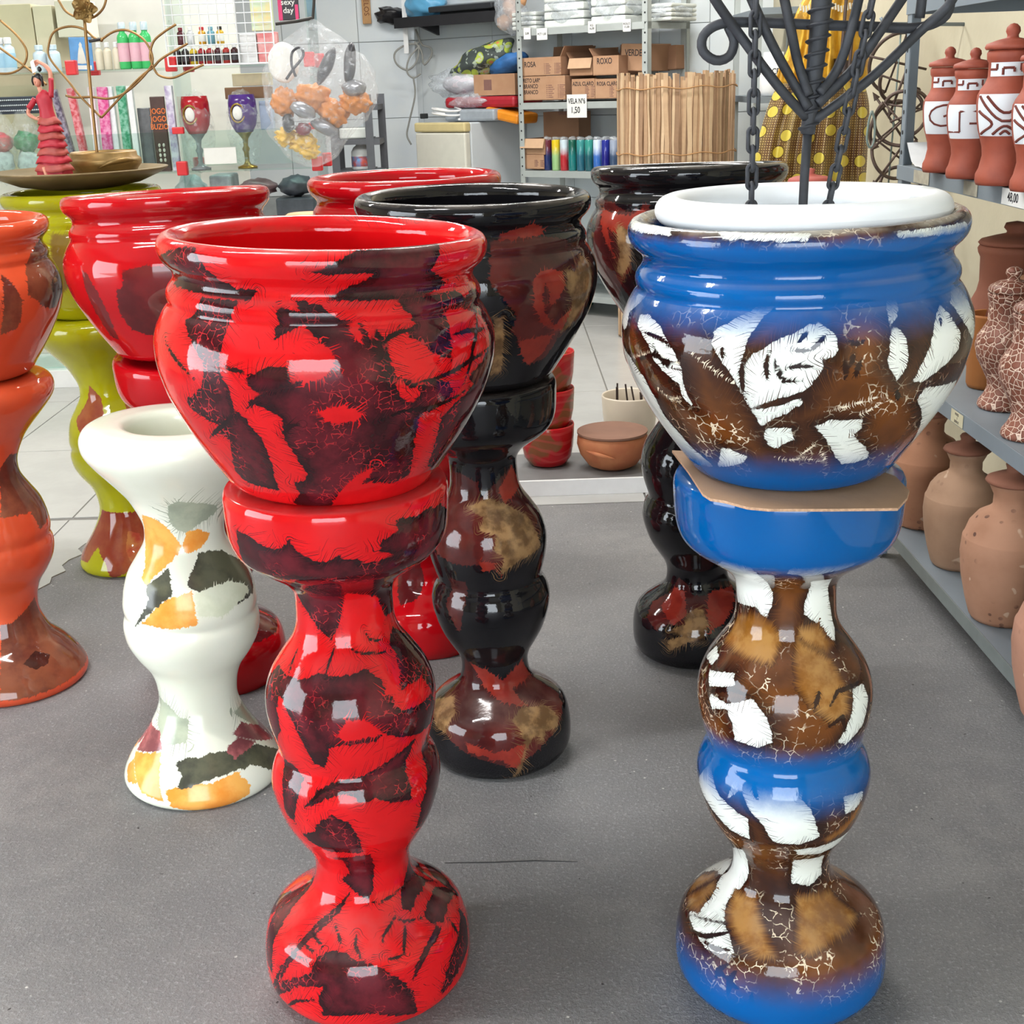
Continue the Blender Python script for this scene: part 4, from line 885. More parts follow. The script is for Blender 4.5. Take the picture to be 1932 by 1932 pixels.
for (x, y, dx, dy) in ((XF, Y1R, 1, -1), (XB, Y1R, -1, -1), (XF, Y0R, 1, 1), (XB, Y0R, -1, 1)):
    po = perforated_post(rk, x-ox, y-oy_, 1.62, dirs=(dx, dy))
    if y == Y1R and x == XF: holes(po, x-ox-.0004, y-oy_-.017, .62, 1.6, .05, 'x', dark_hole)
SH = [(.085, .120), (.535, .572), (1.052, 1.088), (1.455, 1.492)]
for z0, z1 in SH:
    s_ = MB().box(XF-ox, XB-ox, Y0R-oy_, Y1R-oy_, z1-.003, z1).build('shelf', steel, rk)
    MB().box(XF-ox-.003, XF-ox, Y0R-oy_, Y1R-oy_+.004, z0, z1, b=.0008).build('front_beam', steel if z0 > .3 else M_('beam_dusty', (112, 118, 116), .6, .1), s_)
    MB().box(XB-ox, XB-ox+.003, Y0R-oy_, Y1R-oy_, z0, z1).build('back_beam', steel, s_)
    MB().box(XF-ox, XB-ox, Y1R-oy_, Y1R-oy_+.003, z0, z1).build('end_beam', steel, s_)
# white paper liner on the top shelf
lin_ = empty('paper_liner', (1.27, 2.6, 1.0885), 'crumpled white paper liner under the patterned urns', 'paper')
v = []; f = []; nx, ny = 10, 60; rr = random.Random(5)
for j in range(ny):
    for i in range(nx):
        y = -.95+1.78*j/(ny-1); x = -.222+.42*i/(nx-1); z = .0012+.0012*rr.random()
        if i == 0: z = .001+.004*rr.random(); x += .003*rr.uniform(-1, 1)
        if j == ny-1: z += .055; 
        elif j == ny-2: z += .03
        elif j == ny-3: z += .01
        v.append((x, y, z))
for j in range(ny-1):
    for i in range(nx-1): f.append((j*nx+i, j*nx+i+1, j*nx+nx+i+1, j*nx+nx+i))
MB().add(v, f).build('sheet', M_('paper_white', (226, 228, 230), .8, .06), lin_, True)
paper = M_('paper_tag', (224, 224, 220), .8, .04); ink = M_('pen_ink', (32, 32, 38), .7); ink_faded = M_('pen_faded', (120, 112, 100), .8)
def beam_tag(y0px, y1px, z0, z1, label, txt=None, mat=paper, name='price_tag', size=.02):
    ya = onX(y0px[0], y0px[1], XF-.004)[1]; yb = onX(y1px[0], y1px[1], XF-.004)[1]
    e = empty(name, (XF-.0042, (ya+yb)/2, z0), label, 'tag', 'tags on the right rack')
    MB().box(-.0008, 0, -abs(ya-yb)/2, abs(ya-yb)/2, 0, z1-z0).build('card', mat, e)
    if txt: text(txt, size, ink if mat is paper else ink_faded, e, axes((-.0012, 0, (z1-z0)*.5), (0, -1, 0)))
    return e
beam_tag((1889, 390), (1932, 403), 1.054, 1.087, 'white price tag reading 48,00 on the rack beam', '48,00', size=.026)
beam_tag((1724, 340), (1752, 352), 1.055, 1.085, 'faded sticker on the upper rack beam, nearest the post', None, M_('sticker_old', (170, 164, 146), .8, .2, 40.))
beam_tag((1818, 362), (1843, 375), 1.055, 1.085, 'faded sticker on the upper rack beam, middle one', None, M_('sticker_old', (170, 164, 146), .8, .2, 40.))
beam_tag((1797, 757), (1818, 784), .538, .568, 'yellowed price label on the middle shelf beam', 'POTES\n  I\nJARROS', M_('label_yellowed', (196, 188, 158), .8, .1), size=.0085)
# ---- patterned lidded urns on the top shelf
urn_clay = M_('urn_clay', (158, 76, 54), .6, .16, 14., col2=(138, 62, 44), bump=.0005)
white_slip = M_('white_slip', (222, 226, 230), .6, .04); groove = M_('slip_groove', (112, 52, 42), .8)
URN = [(0,0),(.050,0),(.053,.008),(.0525,.022),(.047,.034),(.042,.06),(.044,.078),(.050,.098),(.0545,.112),(.0585,.135),(.061,.165),(.060,.180),(.055,.192),(.047,.204),(.0425,.216),(.0425,.243),(.0465,.250),(.0475,.262),(.044,.268),(.0,.268)]
LID = [(0,.2685),(.050,.2685),(.053,.273),(.050,.280),(.030,.287),(.012,.291),(.011,.296),(.0145,.303),(.013,.311),(.007,.317),(0,.319)]
def slip_panel(parent, z0, z1, a0, a1, prof, k, motif, n=18):
    """raised white slip panel on the body, with cut motif lines as thin raised grooves"""
    zz = [p[1]*k for p in prof]; R = lambda z: np.interp(z, zz[2:18], [p[0]*k for p in prof][2:18])
    pan = MB(); v = []; f = []; m = 8
    for i in range(m+1):
        z = z0+(z1-z0)*i/m
        for j in range(n+1):
            a = a0+(a1-a0)*j/n; r = R(z)+.0012; v.append((r*math.cos(a), r*math.sin(a), z))
    for i in range(m):
        for j in range(n): f.append((i*(n+1)+j, i*(n+1)+j+1, (i+1)*(n+1)+j+1, (i+1)*(n+1)+j))
    po = pan.add(v, f).build('slip_panel', white_slip, parent, True)
    gb_ = MB()
    for ln in motif:
        w = []
        for (u, q) in spline(ln, 14) if len(ln) > 2 else ln:
            a = a0+(a1-a0)*u; z = z0+(z1-z0)*q; r = R(z)+.0016; w.append((r*math.cos(a), r*math.sin(a), z))
        gb_.tube(w, .0029*k, 5)
    gb_.build('incised_lines', groove, po)
spiral = [[(.5+.42*(1-t)*math.cos(9*t+1), .5+.42*(1-t)*math.sin(9*t+1)) for t in np.linspace(0, .85, 16)]]
meander = [[(.02,.2),(.3,.2)],[(.3,.2),(.3,.8)],[(.3,.8),(.62,.8)],[(.62,.8),(.62,.45)],[(.62,.45),(.48,.45)],[(.7,.15),(.7,.95)],[(.7,.95),(.98,.95)]]
cross = [[(.05,.95),(.5,.35),(.95,.95)],[(.2,.95),(.5,.55),(.8,.95)],[(.05,.05),(.3,.3),(.05,.6)],[(.95,.05),(.7,.3),(.95,.6)],[(.3,.05),(.5,.25),(.7,.05)],[(.42,.05),(.5,.13),(.58,.05)]]
key_ = [[(.02,.5),(.2,.5)],[(.2,.5),(.2,.9)],[(.35,.1),(.35,.6)],[(.35,.6),(.6,.6)],[(.6,.6),(.6,.3)],[(.75,.9),(.75,.4)],[(.75,.4),(.98,.4)]]
urns = [((1777, 327), .88, [(spiral, 0)], 'lidded terracotta urn with a white spiral panel, nearest the rack post'),
        ((1823, 339), .86, [(meander, 0)], 'lidded terracotta urn with white stepped lines, second from the rack post'),
        ((1887, 352), .99, [(cross, 0)], 'tallest lidded terracotta urn, with white crossed panel and pointed knob'),
        ((1951, 364), .90, [(cross, 0)], 'lidded terracotta urn cut off by the right edge of the picture')]
for (pp, k, mot, lab) in urns:
    px, py = pp; g_ = onZ(px, py, 1.0905); th = math.atan2(-g_[1], -g_[0])
    c = np.array([g_[0], g_[1]])-np.array([math.cos(th), math.sin(th)])*.050*k
    u = empty('lidded_urn', (c[0], c[1], 1.0912), lab, 'urn', 'patterned urns on the top shelf')
    MB().lathe([(r*k, z*k) for r, z in URN], 56).build('body', urn_clay, u, True)
    l_ = MB().lathe([(r*k, z*k) for r, z in LID], 48).build('lid', urn_clay, u, True)
    slip_panel(u, .100*k, .183*k, th-1.15, th+1.15, URN, k, mot[0][0])
    slip_panel(u, .217*k, .244*k, th-1.0, th+1.0, URN, k, key_)
# ---- middle shelf
def crackle_mat():
    m, nt, b_, out = new_mat('crackle_glaze'); N = NT(nt); o = N.obj()
    v = N.voro(N.jit(o, 30., .006), 72.).outputs['Distance']
    c = N.mix(N.ramp(v, .025, .06), lin((222, 196, 176)), N.mix(N.ramp(N.noise(o, 8., 3.), .4, .6), lin((138, 84, 66)), lin((118, 66, 48))))
    N.put(b_.inputs['Base Color'], c); b_.inputs['Roughness'].default_value = .45; N.put(b_.inputs['Normal'], N.bump(N.ramp(v, .05, .14), .0012)); return m
crk = crackle_mat()
CV = [(0,0),(.056,0),(.059,.006),(.057,.016),(.046,.032),(.039,.05),(.040,.065),(.053,.092),(.068,.120),(.0745,.150),(.071,.172),(.058,.192),(.050,.206),(.0495,.250),(.053,.262),(.055,.270),(.052,.274),(0,.274)]
CL = [(0,.2745),(.053,.2745),(.056,.280),(.051,.290),(.032,.300),(.014,.304),(.013,.310),(.019,.318),(.018,.327),(.009,.333),(0,.334)]
def stand_on(px, py, z, r):
    g_ = onZ(px, py, z); th = math.atan2(-g_[1], -g_[0]); return (g_[0]-r*math.cos(th), g_[1]-r*math.sin(th), z), th
for (px, py, k, lab) in ((1890, 778, .97, 'white-crackled brown vase with domed lid on the middle shelf'), (1938, 836, .97, 'white-crackled brown vase at the right edge, nearer one')):
    loc, th = stand_on(px, py, .5735, .055*k)
    u = empty('crackle_vase', loc, lab, 'vase', 'crackle vases'); MB().lathe([(r*k, z*k) for r, z in CV], 56).build('body', crk, u, True); MB().lathe([(r*k, z*k) for r, z in CL], 48).build('lid', crk, u, True)
red_clay = M_('red_clay', (146, 88, 66), .75, .12, 8., bump=.0004); brown_clay = M_('brown_clay', (168, 106, 52), .7, .12, 8.)
loc, th = stand_on(1862, 737, .5735, .05)
u = empty('flower_pot', loc, 'plain ochre clay beaker behind the crackle vase', 'pot'); MB().lathe([(0,0),(.048,0),(.052,.01),(.054,.09),(.056,.175),(.0565,.182),(.053,.180),(.050,.10),(.046,.012),(0,.010)], 48).build('vessel', brown_clay, u, True)
def big_lidded(loc, k, lab, mat):
    u = empty('lidded_jar', loc, lab, 'jar'); MB().lathe([(r*k, z*k) for r, z in [(0,0),(.08,0),(.092,.02),(.108,.08),(.112,.13),(.100,.18),(.083,.215),(.078,.24),(.080,.30),(.086,.312),(.088,.322),(.083,.330),(0,.330)]], 56).build('body', mat, u, True)
    MB().lathe([(r*k, z*k) for r, z in [(0,.3305),(.083,.3305),(.088,.336),(.082,.343),(.05,.352),(.024,.358),(.022,.363),(.030,.372),(.026,.383),(0,.388)]], 48).build('lid', mat, u, True)
Yj = 3.22; pj = onY(1903, 600, Yj); big_lidded((pj[0], Yj, .5735), 1.0, 'tall brown clay jar with knobbed lid at the back of the middle shelf', red_clay)
Yj = 2.98; pj = onY(1962, 600, Yj); big_lidded((pj[0], Yj, .5735), .82, 'smaller brown lidded jar cut by the right edge, middle shelf', M_('tan_clay', (164, 116, 84), .75, .1))
# ---- big clay jars on the bottom shelf
def raw_clay(name, c1, c2, spots):
    m, nt, b_, out = new_mat(name); N = NT(nt); o = N.obj()
    c = N.mix(N.ramp(N.noise(o, 6., 4.), .35, .65), lin(c1), lin(c2))
    z = N.n('ShaderNodeSeparateXYZ'); nt.links.new(o, z.inputs[0])
    sp_ = N.voro(o, 38., 'F1').outputs['Distance']; low = N.math('SUBTRACT', 1., N.ramp(z.outputs[2], .10, .30))
    c = N.mix(N.math('MULTIPLY', N.math('SUBTRACT', 1., N.ramp(sp_, .18, .26)), N.math('MULTIPLY', N.ramp(N.noise(o, 7., 2.), .45, .6), spots)), c, lin((84, 54, 42)))
    sc_ = N.voro(N.jit(o, 12., .1), 14., 'F1').outputs['Distance']
    c = N.mix(N.math('MULTIPLY', N.math('SUBTRACT', 1., N.ramp(sc_, .06, .10)), .6), c, lin((206, 180, 156)))
    N.put(b_.inputs['Base Color'], c); b_.inputs['Roughness'].default_value = .8; N.put(b_.inputs['Normal'], N.bump(N.noise(o, 40., 4.), .0012)); return m
JAR = [(0,0),(.088,0),(.096,.012),(.110,.06),(.126,.13),(.1335,.20),(.130,.25),(.1275,.2545),(.1262,.2555),(.115,.29),(.094,.318),(.064,.336),(.054,.348),(.0535,.378),(.060,.392),(.066,.405),(.064,.414),(0,.414)]
JLID = [(0,.4145),(.074,.4145),(.080,.420),(.076,.428),(.050,.440),(.026,.448),(.024,.456),(.028,.468),(.022,.476),(0,.480)]
for (px, py, k, c1, c2, sp_, lab) in ((1738, 1002, .76, (168, 118, 88), (150, 100, 72), .9, 'pitted clay jar on the bottom shelf, half behind the blue pot'),
        (1806, 1080, .72, (166, 132, 106), (150, 116, 92), .3, 'smooth buff clay jar with brown lid, bottom shelf, second in the row'),
        (1888, 1186, .78, (168, 124, 98), (150, 106, 80), 1., 'brown-spotted clay jar with lid, bottom shelf, third in the row'),
        (1998, 1385, .78, (172, 126, 104), (160, 114, 92), .3, 'clay jar cut by the right edge, nearest on the bottom shelf')):
    loc, th = stand_on(px, py, .1215, .094*k)
    u = empty('clay_jar', loc, lab, 'jar', 'clay jars on the bottom shelf'); mt = raw_clay('jar_clay', c1, c2, sp_)
    MB().lathe([(r*k, z*k) for r, z in JAR], 72).build('body', mt, u, True); MB().lathe([(r*k, z*k) for r, z in JLID], 56).build('lid', M_('jar_lid', (132, 84, 64), .8, .12, 8.), u, True)
# ================================================================ back of the shop: angled wall with fridge and steel rack
MWALL = axes(A0, tuple(WU))          # local x along the angled wall, y into the wall, z up
IW = MWALL.inverted()
def wl_pt(px, py, off):
    """pixel -> (x, z) in wall coordinates on the plane that stands `off` metres in front of the angled wall"""
    p = onP(px, py, np.array(A0)+WN*off, WN); q = IW @ Vector(p); return q.x, q.z
RD = .42     # rack depth
bt = empty('storage_rack', M=MWALL, label='pale steel storage rack with cardboard boxes against the angled wall', cat='rack')
xl, _ = wl_pt(978, 200, RD+.04); xr, _ = wl_pt(1222, 100, RD+.04)
yf, ybk = -(RD+.04), -.04
ztop = wl_pt(1100, 48, RD+.04)[1]; z2 = wl_pt(1050, 193, RD+.04)[1]; z3 = wl_pt(1050, 323, RD+.04)[1]
zs = [.12, z3-.46, z3, z2, ztop, ztop+.46]
for x in (xl, xr-.036):
    for y in (yf, ybk-.036):
        b = MB(); b.box(x, x+.036, y, y+.004, 0, ztop+.55); b.box(x if x == xl else x+.032, (x if x == xl else x+.032)+.004, y, y+.036, 0, ztop+.55)
        po = b.build('post', steel_pale, bt)
        if y == yf: holes(po, x+.018, yf-.0004, .75, ztop+.5, .05, 'y', dark_hole)
for z in zs:
    s_ = MB().box(xl, xr, yf, ybk, z-.004, z).build('shelf', steel_pale, bt)
    MB().box(xl+.02, xr-.02, yf-.003, yf, z-.036, z).build('front_beam', steel_pale, s_); MB().box(xr-.003, xr, yf, ybk, z-.036, z).build('end_beam', steel_pale, s_)
cb_a = M_('box_card', (176, 138, 108), .85, .1, 7., col2=(166, 126, 96)); cb_b = M_('box_card_dark', (150, 112, 86), .88, .1, 7.); cb_in = M_('box_card_in', (120, 88, 68), .9, .1)
marker = M_('marker', (46, 40, 44), .7); print_ = M_('box_print', (128, 92, 84), .8); tape = M_('tape', (196, 166, 132), .35)
def carton(px0, py0, px1, py1, off, depth, label, word=None, wsize=.05, flaps='', mat=cb_a, lists=True, wpos=(.35, .72), group='cartons on the storage rack', rot=0., cat='box'):
    """carton whose front face covers the pixel rectangle on the plane `off` in front of the wall"""
    pym = (py0+py1)/2; x0 = wl_pt(px0, pym, off)[0]; x1 = wl_pt(px1, pym, off)[0]; z1 = wl_pt((px0+px1)/2, py0, off)[1]; z0 = wl_pt((px0+px1)/2, py1, off)[1]; w, h = x1-x0, z1-z0; t = .004
    e = empty('cardboard_box', M=MWALL @ Matrix.Translation(((x0+x1)/2, -off, z0)) @ Matrix.Rotation(rot, 4, 'Y'), label=label, cat=cat, group=group)
    MB().box(-w/2, w/2, 0, t, 0, h).build('front_panel', mat, e)
    MB().box(-w/2, w/2, depth-t, depth, 0, h).build('back_panel', cb_b, e)
    MB().box(-w/2, -w/2+t, t, depth-t, 0, h).build('side_panel', cb_b, e); MB().box(w/2-t, w/2, t, depth-t, 0, h).build('side_panel', cb_b, e)
    MB().box(-w/2, w/2, 0, depth, 0, t).build('bottom', cb_b, e)
    if 'c' in flaps: MB().box(-w/2, w/2, 0, depth, h, h+t).build('top_flap', mat, e)
    if 'f' in flaps:    # front flap hanging open, folded down outwards
        MB().box(-w/2, w/2, -.004, 0, -.75*h*0, .0).build
        o = MB().box(-w/2, w/2, -t, 0, -h*.62, 0).build('front_flap', M_('box_flap_light', (196, 160, 128), .85, .06), e); o.matrix_local = Matrix.Translation((0, 0, h)) @ Matrix.Rotation(-.35, 4, 'X')
    if 'b' in flaps:    # back flap standing
        o = MB().box(-w/2, w/2, 0, t, 0, h*.6).build('back_flap', cb_b, e); o.matrix_local = Matrix.Translation((0, depth, h)) @ Matrix.Rotation(-.15, 4, 'X')
    if 'r' in flaps:
        o = MB().box(0, t, 0, depth, 0, h*.62).build('side_flap', cb_b, e); o.matrix_local = Matrix.Translation((w/2-t, 0, h)) @ Matrix.Rotation(.5, 4, 'Y')
    if 'l' in flaps:
        o = MB().box(-t, 0, 0, depth, 0, h*.5).build('side_flap', cb_b, e); o.matrix_local = Matrix.Translation((-w/2+t, 0, h)) @ Matrix.Rotation(-.6, 4, 'Y')
    if word: text(word, wsize, marker, e, axes((w*(wpos[0]-.5), -.0008, h*wpos[1]), (1, 0, 0)), .8)
    if lists:           # printed tick-box columns
        b = MB()
        for c in range(2):
            for r in range(7):
                zz = h*(.62-.085*r)
                if zz < .01: continue
                b.box(w*(.12+.26*c), w*(.12+.26*c)+w*.14*(.6+.4*((r*7+c*3) % 5)/4), -.0009, 0, zz, zz+.0035); b.box(w*(.08+.26*c), w*(.10+.26*c), -.0009, 0, zz, zz+.0035)
        b.build('printed_list', print_, e)
    return e
offF = RD+.02
carton(984, 108, 1058, 143, offF, .30, 'open carton marked ROSA on the second shelf', 'ROSA', .042, 'br', wpos=(.22, .62))
carton(984, 145, 1066, 189, offF, .30, 'lower carton with three handwritten words beside the rack post', 'PRETO LARª\nBRANCO\nBRANCO', .032, 'c', wpos=(.22, .6))
carton(1079, 150, 1122, 187, offF, .28, 'carton marked AZUL CLARO in the lower row', 'AZUL CLARO', .030, 'c', wpos=(.5, .78))
carton(1123, 150, 1170, 186, offF, .28, 'carton marked ROSA CLARO in the lower row', 'ROSA CLARO', .030, 'c', wpos=(.5, .78))
carton(1075, 110, 1118, 143, offF-.04, .24, 'small open carton with a blank hanging flap', None, .04, 'fbl', lists=False)
carton(1119, 105, 1167, 142, offF-.01, .26, 'open carton marked ROXO', 'ROXO', .044, 'bl', wpos=(.45, .72), lists=False)
carton(1171, 84, 1226, 134, offF-.10, .20, 'carton marked VERDE leaning behind the right post', 'VERDE', .048, 'c', wpos=(.42, .68), lists=False, rot=.05)
carton(985, 262, 1028, 292, offF, .30, 'open carton with a torn flap on the third shelf, above another', None, .03, 'fb', wpos=(.4, .7), lists=False)
carton(985, 293, 1026, 319, offF, .30, 'lower carton with printed tick boxes on the third shelf', None, .03, 'c')
o = carton(1026, 211, 1092, 300, offF-.20, .12, 'large plain carton lid standing behind the candles', None, .03, '', cb_b, lists=False); text('SMART', .03, print_, o, axes((.03, -.001, .26), (1, 0, 0)))
# carton on the rack's right side
carton(1232, 88, 1276, 132, .16, .14, 'carton with a printed round seal at the right end of the rack', None, .03, 'c', cb_b, lists=False, rot=-.03)
# seven-day candles in coloured glass
CAND = [((92, 30, 48), (24, 40, 92)), ((214, 184, 30), (150, 190, 130)), ((190, 205, 214), (176, 40, 50)), ((20, 84, 70), (30, 120, 120)), ((60, 140, 140), (40, 100, 120)), ((50, 140, 130), (30, 90, 100)), ((200, 214, 232), (60, 110, 190)), ((34, 44, 140), (28, 30, 120)), ((150, 160, 180), (60, 80, 110))]
names_c = ['red and navy', 'yellow topped', 'white and red', 'dark green', 'teal', 'sea green', 'white and sky blue', 'royal blue', 'silver grey']
for k, (ca, cb2) in enumerate(CAND):
    px = 1034+k*15.6; x, _ = wl_pt(px, 318, offF-.03); zb = z3+.0006
    e = empty('candle_jar', M=MWALL @ Matrix.Translation((x, -(offF-.03), zb)), label='%s glass candle in the row under the price card' % names_c[k], cat='candle', group='candles in glass')
    m, nt, b_, out = new_mat('candle_glass_%d' % k); N = NT(nt); o = N.obj(); z = N.n('ShaderNodeSeparateXYZ'); nt.links.new(o, z.inputs[0])
    f_ = N.ramp(N.math('ADD', z.outputs[2], N.math('MULTIPLY', N.math('SUBTRACT', N.noise(o, 18., 3.), .5), .12)), .06, .15)
    N.put(b_.inputs['Base Color'], N.mix(f_, lin(cb2), lin(ca))); b_.inputs['Roughness'].default_value = .1; b_.inputs['Coat Weight'].default_value = .5
    MB().lathe([(0,0),(.022,0),(.0245,.006),(.0245,.168),(.023,.172),(.0,.172)], 24).build('glass', m, e, True)
    MB().blob((0, 0, .178), (.024, .024, .014), k, .25, 4, 2).build('wrap', film('cling', (226, 232, 236), .25, .1, .004), e, True)
# price card VELA
e = empty('price_card', M=MWALL @ Matrix.Translation((wl_pt(1089, 222, offF+.03)[0], -(offF+.032), wl_pt(1089, 222, offF+.03)[1])), label='white handwritten card reading VELA N6 1,50 hung on the shelf edge', cat='sign')
w_ = wl_pt(1108, 200, offF)[0]-wl_pt(1071, 200, offF)[0]
o = MB().box(-w_/2, w_/2, 0, .001, 0, .125).build('card', paper, e); 
text('VELA Nº6', .040, ink, e, axes((0, -.0008, .088), (1, 0, 0)), .72); text('1,50', .048, ink, e, axes((-.01, -.0008, .040), (1, 0, 0)), .8)
for k, (px, py, s_) in enumerate(((995, 62, '2,00'), (1023, 63, 'PCT 1,50'), (1117, 50, 'KG\n16,00'), (1183, 47, 'ROLO\n15,00'))):
    x, z = wl_pt(px, py+8, offF+.03); e = empty('price_tag', M=MWALL @ Matrix.Translation((x, -(offF+.032), z-.0)), label=('small price tag nearest the left rack post', 'white price tag second from the left post, top shelf', 'price tag under the plastic bundle, middle of the top shelf', 'price tag nearest the right post, top shelf')[k], cat='tag', group='tags on the top shelf')
    ww = .075 if k == 1 else .05
    MB().box(-ww/2, ww/2, 0, .001, -.012, .05).build('card', paper, e); text(s_, .016, ink, e, axes((0, -.0008, .019), (1, 0, 0)))
# plastic-wrapped bundles on top shelf
plastic = film('bag_plastic', (214, 222, 230), .35, .15, .006); white_soft = M_('white_foam', (214, 218, 214), .6, .1, 20.)
for k, (px, py, sx, sz, lab) in enumerate(((1010, 46, .105, .055, 'low clear plastic bundle at the left end of the top shelf'), (1085, 30, .165, .10, 'large stack of wrapped white goods on the top shelf'), (1168, 22, .135, .11, 'wrapped pale goods at the right of the top shelf'), (1262, 30, .10, .05, 'flat wrapped pack at the rack end'))):
    x, z = wl_pt(px, py, offF-.18); zb = ztop+.001
    e = empty('wrapped_goods', M=MWALL @ Matrix.Translation((x, -(offF-.2), zb)), label=lab, cat='package', group='wrapped goods')
    b = MB()
    for q in range(4): b.box(-sx*.85, sx*.85, -.13, .13, sz*.45*q, sz*.45*q+sz*.40, b=.008)
    b.build('goods', white_soft, e)
    MB().blob((0, 0, sz*.95), (sz*0+sx, .16, sz*1.05), k+3, .10, 4, 4).build('wrap', plastic, e, True)
# ---- fridge
xf0, _ = wl_pt(783, 250, .60); xf1, zt_f = wl_pt(876, 232, .60)
fr = empty('fridge', M=MWALL @ Matrix.Translation(((xf0+xf1)/2, -.60, 0)), label='old white fridge with a yellowed top trim beside the rack', cat='fridge')
w_ = xf1-xf0; fw = M_('fridge_white', (206, 212, 216), .35, .04, 6.); fy = M_('fridge_yellow', (206, 190, 140), .4, .1, 10.)
MB().box(-w_/2, w_/2, .055, .58, .03, zt_f, b=.008).build('cabinet', fw, fr)
d_ = MB().box(-w_/2, w_/2, 0, .05, .05, zt_f-.055, b=.010).build('door', M_('fridge_door', (210, 208, 196), .35, .05), fr); MB().tube([(w_/2-.03, -.012, .55), (w_/2-.03, -.02, .7), (w_/2-.03, -.012, .85)], .007, 8).build('handle', fw, d_)
MB().box(-w_/2-.003, w_/2+.003, -.004, .054, zt_f-.052, zt_f+.003, b=.010).build('top_trim', fy, fr)
for x in (-w_/2+.05, w_/2-.05):
    for y in (.1, .5): MB().lathe([(0, 0), (.02, 0), (.02, .03), (0, .03)], 12, Matrix.Translation((x, y, 0))).build('foot', dark_hole, fr)
FT = MWALL @ Matrix.Translation(((xf0+xf1)/2, -.60, zt_f+.0035))
def on_fridge(name, lab, cat, x, y, z=0): return empty(name, M=FT @ Matrix.Translation((x, y, z)), label=lab, cat=cat, group='things piled on the fridge')
def at_fr(px, py, yy):   # pixel -> fridge-top local x,z at depth yy
    x, z = wl_pt(px, py, .60-yy); return x-(xf0+xf1)/2, z-zt_f-.0035
x, z = at_fr(930, 205, .25); e = on_fridge('grey_sleeve', 'grey plastic sleeve lying on the fridge', 'package', x-.09, .25); MB().box(-.20, .20, -.12, .12, 0, .07, b=.015).build('sleeve', M_('sleeve_grey', (150, 158, 166), .4), e)
e = on_fridge('orange_pack', 'orange pack sticking out beside the fridge top', 'package', x+.13, .26); MB().box(-.13, .13, -.10, .10, 0, .06, M=Matrix.Rotation(.18, 4, 'Y'), b=.015).build('wrap', M_('orange_wrap', (224, 138, 34), .4), e)
e = on_fridge('white_cable', 'coiled white cable on the fridge front edge', 'cable', -.05, .12); b = MB(); b.tube([(.10*math.cos(t)*(1+.1*math.sin(3*t)), .07*math.sin(t), .012+.03*math.sin(t*.5)**2+.004*t) for t in np.linspace(0, 14, 80)], .006, 6).build('coil', white_paint, e, True); MB().box(-.20, -.165, -.02, .02, .02, .05, b=.004).build('plug', dark_hole, e)
e = on_fridge('red_package', 'flat red plastic wrapped package on the fridge pile', 'package', x-.06, .33, .075); MB().box(-.28, .28, -.14, .14, 0, .065, b=.02).build('contents', M_('red_cloth', (168, 34, 48), .5, .15, 14.), e); MB().blob((-.10, -.02, .04), (.24, .15, .06), 9, .1, 4, 3).build('wrap', plastic, e, True)
e = on_fridge('plastic_roll', 'white roll in clear plastic on the fridge pile', 'package', x-.28, .34, .145); MB().blob((0, 0, .075), (.17, .12, .07), 4, .06, 5, 3).build('roll', M_('lilac_foam', (206, 200, 208), .6, .08, 25.), e, True); MB().blob((-.06, 0, .075), (.24, .13, .085), 14, .12, 4, 3).build('wrap', plastic, e, True)
e = on_fridge('cardboard_box', 'closed cardboard box on the fridge pile under patterned cloth', 'box', x+.05, .36, .145); MB().box(-.16, .16, -.15, .15, 0, .12).build('body', cb_a, e); MB().box(-.08, -.02, -.151, -.15, .03, .09).build('printed_mark', print_, e)
def floral():
    m, nt, b_, out = new_mat('floral_cloth'); N = NT(nt); o = N.obj()
    v = N.voro(N.jit(o, 8., .05), 15., 'F1'); d = v.outputs['Distance']
    c = N.mix(N.ramp(d, .46, .50), lin((164, 180, 66)), lin((60, 68, 66)))
    c = N.mix(N.math('SUBTRACT', 1., N.ramp(d, .20, .24)), c, lin((216, 130, 80)))
    c = N.mix(N.math('MULTIPLY', N.ramp(N.noise(o, 24., 2.), .55, .6), .7), c, lin((176, 190, 176)))
    N.put(b_.inputs['Base Color'], c); b_.inputs['Roughness'].default_value = .7; return m
e = on_fridge('patterned_cloth', 'rolled green and orange floral cloth on top of the fridge pile', 'cloth', x-.13, .34, .267); MB().blob((0, 0, .075), (.25, .11, .085), 21, .10, 3, 4, M=Matrix.Rotation(-.38, 4, 'Y')).build('roll', floral(), e, True)
e = on_fridge('blue_cloth', 'folded blue cloth tucked beside the floral cloth', 'cloth', x+.06, .36, .267); MB().blob((0, 0, .055), (.14, .09, .06), 8, .10, 5, 3, M=Matrix.Rotation(-.3, 4, 'Y')).build('fold', M_('blue_cloth', (52, 112, 178), .6, .3, 16.), e, True)
# ---- black wall shelf with bags
xs0, zsb = wl_pt(745, 50, .24); xs1, _ = wl_pt(968, 38, .24); zsb = wl_pt(850, 36, .24)[1]
ws = empty('wall_shelf', M=MWALL @ Matrix.Translation((xs0, -.002, zsb-.02)), label='long black wall shelf above the fridge', cat='shelf'); blk = M_('black_board', (40, 40, 44), .5, .1)
MB().box(0, xs1-xs0, -.24, 0, 0, .025).build('board', blk, ws); MB().box(0, xs1-xs0, -.245, -.241, -.012, .05).build('front_edge', blk, ws)
for x in (.15, xs1-xs0-.15): MB().add([(x, 0, 0), (x, -.2, 0), (x, 0, -.06), (x+.02, 0, 0), (x+.02, -.2, 0), (x+.02, 0, -.06)], [(0, 1, 2), (5, 4, 3), (0, 3, 4, 1), (1, 4, 5, 2), (2, 5, 3, 0)]).build('bracket', blk, ws)
